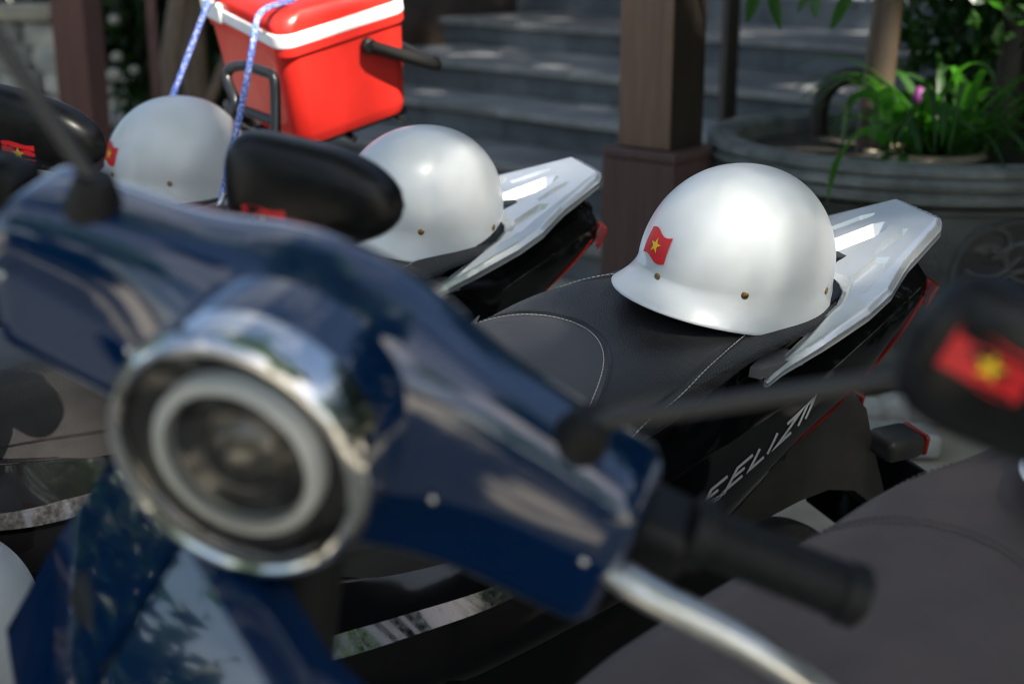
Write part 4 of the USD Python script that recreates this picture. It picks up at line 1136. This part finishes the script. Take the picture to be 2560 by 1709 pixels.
# ------------------------------------------------------------------ cooler on its rack, ropes
cy, cty, ctx = math.radians(35.6), math.radians(-13.4), math.radians(11.2)
Rc = rotz(cy) @ axis_rot((0, 1, 0), cty) @ axis_rot((1, 0, 0), ctx)
KC = .915
CO = np.array([0, 0, CAM_H]) + KC * (np.array([-.491, 3.451, 1.088]) - [0, 0, CAM_H])
A_, B_, H_, K_ = .156, .172, .234, .905
ck = Thing('cooler_box', 'red plastic cooler box with white rim and black handle, tied on the farthest scooter', 'cooler', Rc, CO + Rc @ np.array([0, 0, -H_]))
def rrect(a, b, r, n=10):
    g = Polygon([(-a + r, -b + r), (a - r, -b + r), (a - r, b - r), (-a + r, b - r)]).buffer(r, quad_segs=n)
    c = np.asarray(g.exterior.coords)[:-1]
    return c
def rr_loft(sections, n=10):
    rows = []
    for a, b, r, z in sections:
        c = rrect(a, b, r, n); k = np.argmax(c[:, 0] + 1e-3 * c[:, 1]); 
        rows.append(np.c_[c, np.full(len(c), z)])
    return cap_rows(rows)
ck.part('body', rr_loft([(A_ * K_ - .014, B_ * K_ - .014, .03, 0.0), (A_ * K_ - .004, B_ * K_ - .004, .035, .006), (A_ * K_, B_ * K_, .037, .018), (A_ * .915, B_ * .915, .038, .028), (A_ * .918, B_ * .918, .038, .030), (A_ * .93, B_ * .93, .038, .06), (A_ * .982, B_ * .982, .038, H_ - .022), (A_ * .985, B_ * .985, .038, H_ - .020), (A_ * 1.01, B_ * 1.01, .038, H_ - .018), (A_ * 1.012, B_ * 1.012, .038, H_ - .001)]), 'cooler_red', smooth=35)
ck.part('rim', rr_loft([(A_ * 1.0, B_ * 1.0, .036, H_ - .001), (A_ * 1.022, B_ * 1.022, .040, H_ + .003), (A_ * 1.022, B_ * 1.022, .040, H_ + .024), (A_ * 1.005, B_ * 1.005, .038, H_ + .028)]), 'cooler_white', smooth=35)
ck.part('lid', rr_loft([(A_ * .985, B_ * .985, .038, H_ + .026), (A_ * .985, B_ * .985, .038, H_ + .040), (A_ * .93, B_ * .93, .05, H_ + .062), (A_ * .80, B_ * .80, .05, H_ + .070), (A_ * .5, B_ * .5, .04, H_ + .071)]), 'cooler_red', smooth=40)
ck.part('latch', rbox([-A_ * 1.045, .075, H_ - .004], [-A_ * .98, .165, H_ + .040], .006), 'cooler_white')
hdl = ck.part('handle', tube([[.045, -B_ * 1.03, H_ - .045], [.09, -B_ * 1.055, H_ - .070], [.19, -B_ * 1.10, H_ - .126], [.205, -B_ * 1.05, H_ - .134], [.205, B_ * 1.05, H_ - .134], [.19, B_ * 1.1, H_ - .126], [.045, B_ * 1.03, H_ - .045]], [.0185, .0185, .0185, .0185, .0185, .0185, .0185], 12, None, .75), 'handle_black', smooth=50)
ck.part('handle_hub', moved(lathe([(0, -.008), (.017, -.008), (.017, .006), (.014, .009), (0, .009)], 24), np.array([[1, 0, 0], [0, 0, -1], [0, 1, 0]]).astype(float), [.045, -B_ * 1.035, H_ - .045]), 'handle_black', parent=hdl)

# black tubular rack on the farthest scooter
def rack_pt(px, py, d): return seen(px, py, d * KC)
r1, r2, r3, r4 = rack_pt(521, 262, 3.13), rack_pt(521, 168, 3.13), rack_pt(632, 190, 3.06), rack_pt(632, 318, 3.06)
tl = rack_pt(540, 153, 3.12); tr_ = rack_pt(610, 166, 3.07)
SC.part('rear_rack', tube([r1, r2 + (r1 - r2) * .15, r2, (r2 * 2 + tl) / 3 + [0, 0, .004], tl, tr_, (tr_ + r3 * 2) / 3 + [0, 0, .008], r3 + (r4 - r3) * .15, r4, r4 - [0, 0, .12]], .011, 12, 70), 'rack_steel', world=True)
SC.part('rack_bar', tube([rack_pt(519, 238, 3.13), rack_pt(632, 280, 3.06)], .010, 10), 'rack_steel', world=True)
SC.part('rack_bar', tube([r1, r1 - [0, 0, .16]], .0085, 10), 'rack_steel', world=True)
rp = SC.R.T @ (CO + Rc @ np.array([0, 0, -H_]) - SC.o)
SC.part('rack_bed', moved(cat(*[tube([[-.17, y, 0], [.17, y, 0]], .008, 8) for y in (-.12, -.04, .04, .12)], *[tube([[x, -.14, -.012], [x, .14, -.012]], .008, 8) for x in (-.15, 0, .15)]), None, [0, 0, -.012]) if False else
        moved(cat(*[tube([[-.15, y, 0], [.15, y, 0]], .008, 8) for y in (-.12, -.04, .04, .12)], *[tube([[x, -.14, -.014], [x, .14, -.014]], .008, 8) for x in (-.13, 0, .13)]), Rc, CO + Rc @ np.array([0, 0, -H_ - .009])), 'rack_steel', world=True)
bb = CO + Rc @ np.array([0, 0, -H_ - .025])
for dx, dy in ((-.1, -.08), (.1, -.08), (-.1, .08), (.1, .08)):
    SC.part('rack_strut', tube([bb + Rc @ np.array([dx, dy, 0]), SC.o + SC.R @ np.array([-.25 - dx * .4, dy * .6, .80])], .010, 8), 'rack_steel', world=True)

top1 = CO + Rc @ np.array([-.12, -.01, .075])
rope = Thing('rope', 'blue braided rope running down from the cooler lid in front of the nearer white helmet', 'rope', o=(0, 0, 0))
pts = [CO + Rc @ np.array([.02, .06, .073]), seen(650, 8, 3.17 * KC), seen(606, 24, 3.10 * KC), seen(590, 45, 3.06 * KC), seen(584, 75, 3.03 * KC), seen(545, 290, 2.68), seen(505, 472, 2.50)]
rope.part('strand', tube(pts, .0062, 10, 90), 'rope_blue')
rope.part('hook', tube([seen(512, 445, 2.51), seen(505, 465, 2.49), seen(500, 485, 2.49), seen(512, 495, 2.50)], .004, 8, 16), 'alloy')
rope2 = Thing('rope', 'blue braided rope running behind the farthest helmet, left of the cooler', 'rope', o=(0, 0, 0))
rope2.part('strand', tube([CO + Rc @ np.array([-.10, .10, .073])] + [seen(a_, b_, c_ * KC) for a_, b_, c_ in ((482, -8, 3.22), (474, 15, 3.18), (440, 105, 3.16), (402, 205, 3.14), (372, 275, 3.12))], .0064, 10, 70), 'rope_blue')

# ------------------------------------------------------------------ trees around and behind the photographer: they shade the row and mirror in the paint
for i, (nm, b, h, c, r, n, sz, mm_) in enumerate([
    ('broad leafy tree behind the photographer, mirrored in the blue apron', (-5.5, -4.5, 0), 4.2, (0, 0, 4.4), (2.6, 2.4, 1.9), 5200, .26, 'leaf_mid'),
    ('tall tree to the left of the row, mirrored in the blue handlebar cowl', (-9.0, 7.5, 0), 5.0, (0, 0, 5.2), (2.6, 2.6, 2.2), 5200, .28, 'leaf_olive'),
    ('leafy tree far behind the photographer', (1.5, -11.0, 0), 4.5, (0, 0, 4.6), (4.0, 2.4, 2.4), 5200, .30, 'leaf_mid'),
    ('leafy tree to the right behind the photographer', (7.5, -5.0, 0), 4.5, (0, 0, 4.2), (2.2, 2.2, 1.8), 4200, .26, 'leaf_dark'),
]):
    tree('tree', nm, b, h, c, r, n, sz, mm_, seed=50 + i, clumps=46, r=.16)

def shadow_xy(p):
    p = np.asarray(p, float)
    return p[..., :2] - SUN[:2] / SUN[2] * p[..., 2:3]
GAPS = [((-1.15, -.85, 0), .95), ((.22, 1.86, .90), .27), ((.47, 2.10, .86), .27), ((-.02, 2.55, .84), .25), ((-.42, 3.05, 1.08), .42), ((-.66, 1.84, .64), .26), ((1.5, 6.2, .60), .36), ((2.6, 8.6, .9), 1.1), ((1.15, 3.85, .9), .34), ((1.55, 4.3, 1.35), .30), ((.9, 6.9, .75), .18), ((-.6, 6.6, .3), .16)]  # openings left in the unseen crowns to put sun on chosen spots
def shade_tree(label, foot, xr, yr, n, size, m, seed, fine=0, top_b=None):
    """A tree whose wide crown overhangs the ground patch xr, yr along the sun's rays, with gaps cut so the sun reaches chosen spots."""
    rg = np.random.default_rng(seed)
    t = Thing('tree', label, 'tree', o=foot)
    nb = 160
    cx = np.c_[rg.uniform(xr[0], xr[1], nb), rg.uniform(yr[0], yr[1], nb)]
    z = rg.uniform(10.5, 14.5, nb)
    c = np.c_[cx + SUN[:2] / SUN[2] * z[:, None], z]
    k = rg.integers(0, nb, n)
    p = c[k] + rg.normal(size=(n, 3)) * [.50, .50, .35]
    u = np.c_[rg.uniform(xr[0], xr[1], n // 2), rg.uniform(yr[0], yr[1], n // 2)]
    zz = rg.uniform(10.5, 14.5, n // 2)
    p = np.vstack([p, np.c_[u + SUN[:2] / SUN[2] * zz[:, None], zz]])
    s = shadow_xy(p)
    ok = np.ones(len(p), bool)
    for q, r in GAPS:
        d = np.linalg.norm(s - shadow_xy(np.array(q)), axis=1) / r
        ok &= (d > 1 + .25 * (rg.random(len(p)) - .5)) | (rg.random(len(p)) < .03)
    p = p[ok]
    t.part('crown', leaf_quads(p - foot, size, rg, aspect=.5), m, smooth=False)
    if fine:
        w_ = np.random.default_rng(5).normal(size=(fine, 3)) * [.25, .25, .25] + np.array([.20, 1.88, .90]) + SUN / SUN[2] * 12.0  # fine leaves added high up to dim the sun on one helmet
        t.part('top_sprays', leaf_quads(w_ - foot, .08, rg, aspect=.5), m, smooth=False)
        t.part('top_branch', tube([top_b - foot, (top_b + w_.mean(0)) / 2 - foot + [0, 0, .4], w_.mean(0) - foot], [.05, .03, .01], 8, 10), 'bark_dark')
    top = np.array([c[:, 0].mean(), c[:, 1].mean(), 10.5]) - foot
    tr = [tube([[0, 0, -.05], top * [.25, .25, .55], top * [.6, .6, 1]], [.24, .18, .12], 12, 14)]
    for j in range(0, nb, 8):
        q = c[j] - foot
        s_ = shadow_xy(np.linspace(top * [.5, .5, .85], q, 12) + foot)
        if min(np.linalg.norm(s_ - shadow_xy(np.array(g)), axis=1).min() - r for g, r in GAPS) < .03:
            continue
        tr.append(tube([top * [.5, .5, .85], (top * [.5, .5, .85] + q) / 2 + [0, 0, .15], q], [.06, .035, .012], 6, 6))
    t.part('trunk', cat(*tr), 'bark_dark')
shade_tree('unseen tall tree right behind the photographer, its crown shading the scooters', (5.6, -9.6, 0), (-3.6, 1.8), (-2.2, 4.6), 11000, .30, 'leaf_mid', 71, 900, np.array([5.2, -8.2, 10.0]))
shade_tree('unseen tall tree far to the right, its crown shaped to shade pot and post', (8.6, -5.2, 0), (0.3, 4.4), (2.6, 7.0), 8000, .30, 'leaf_mid', 72)
shade_tree('unseen tall tree at far right, its high crown placed to shade the slate steps', (7.6, -1.2, 0), (-2.6, 3.8), (5.6, 10.8), 5200, .32, 'leaf_mid', 73)
shade_tree('added tall tree beyond the right edge, its crown placed to shade the far left wall', (5.4, 0.8, 0), (-8.0, -2.4), (6.0, 15.0), 8000, .34, 'leaf_mid', 74)
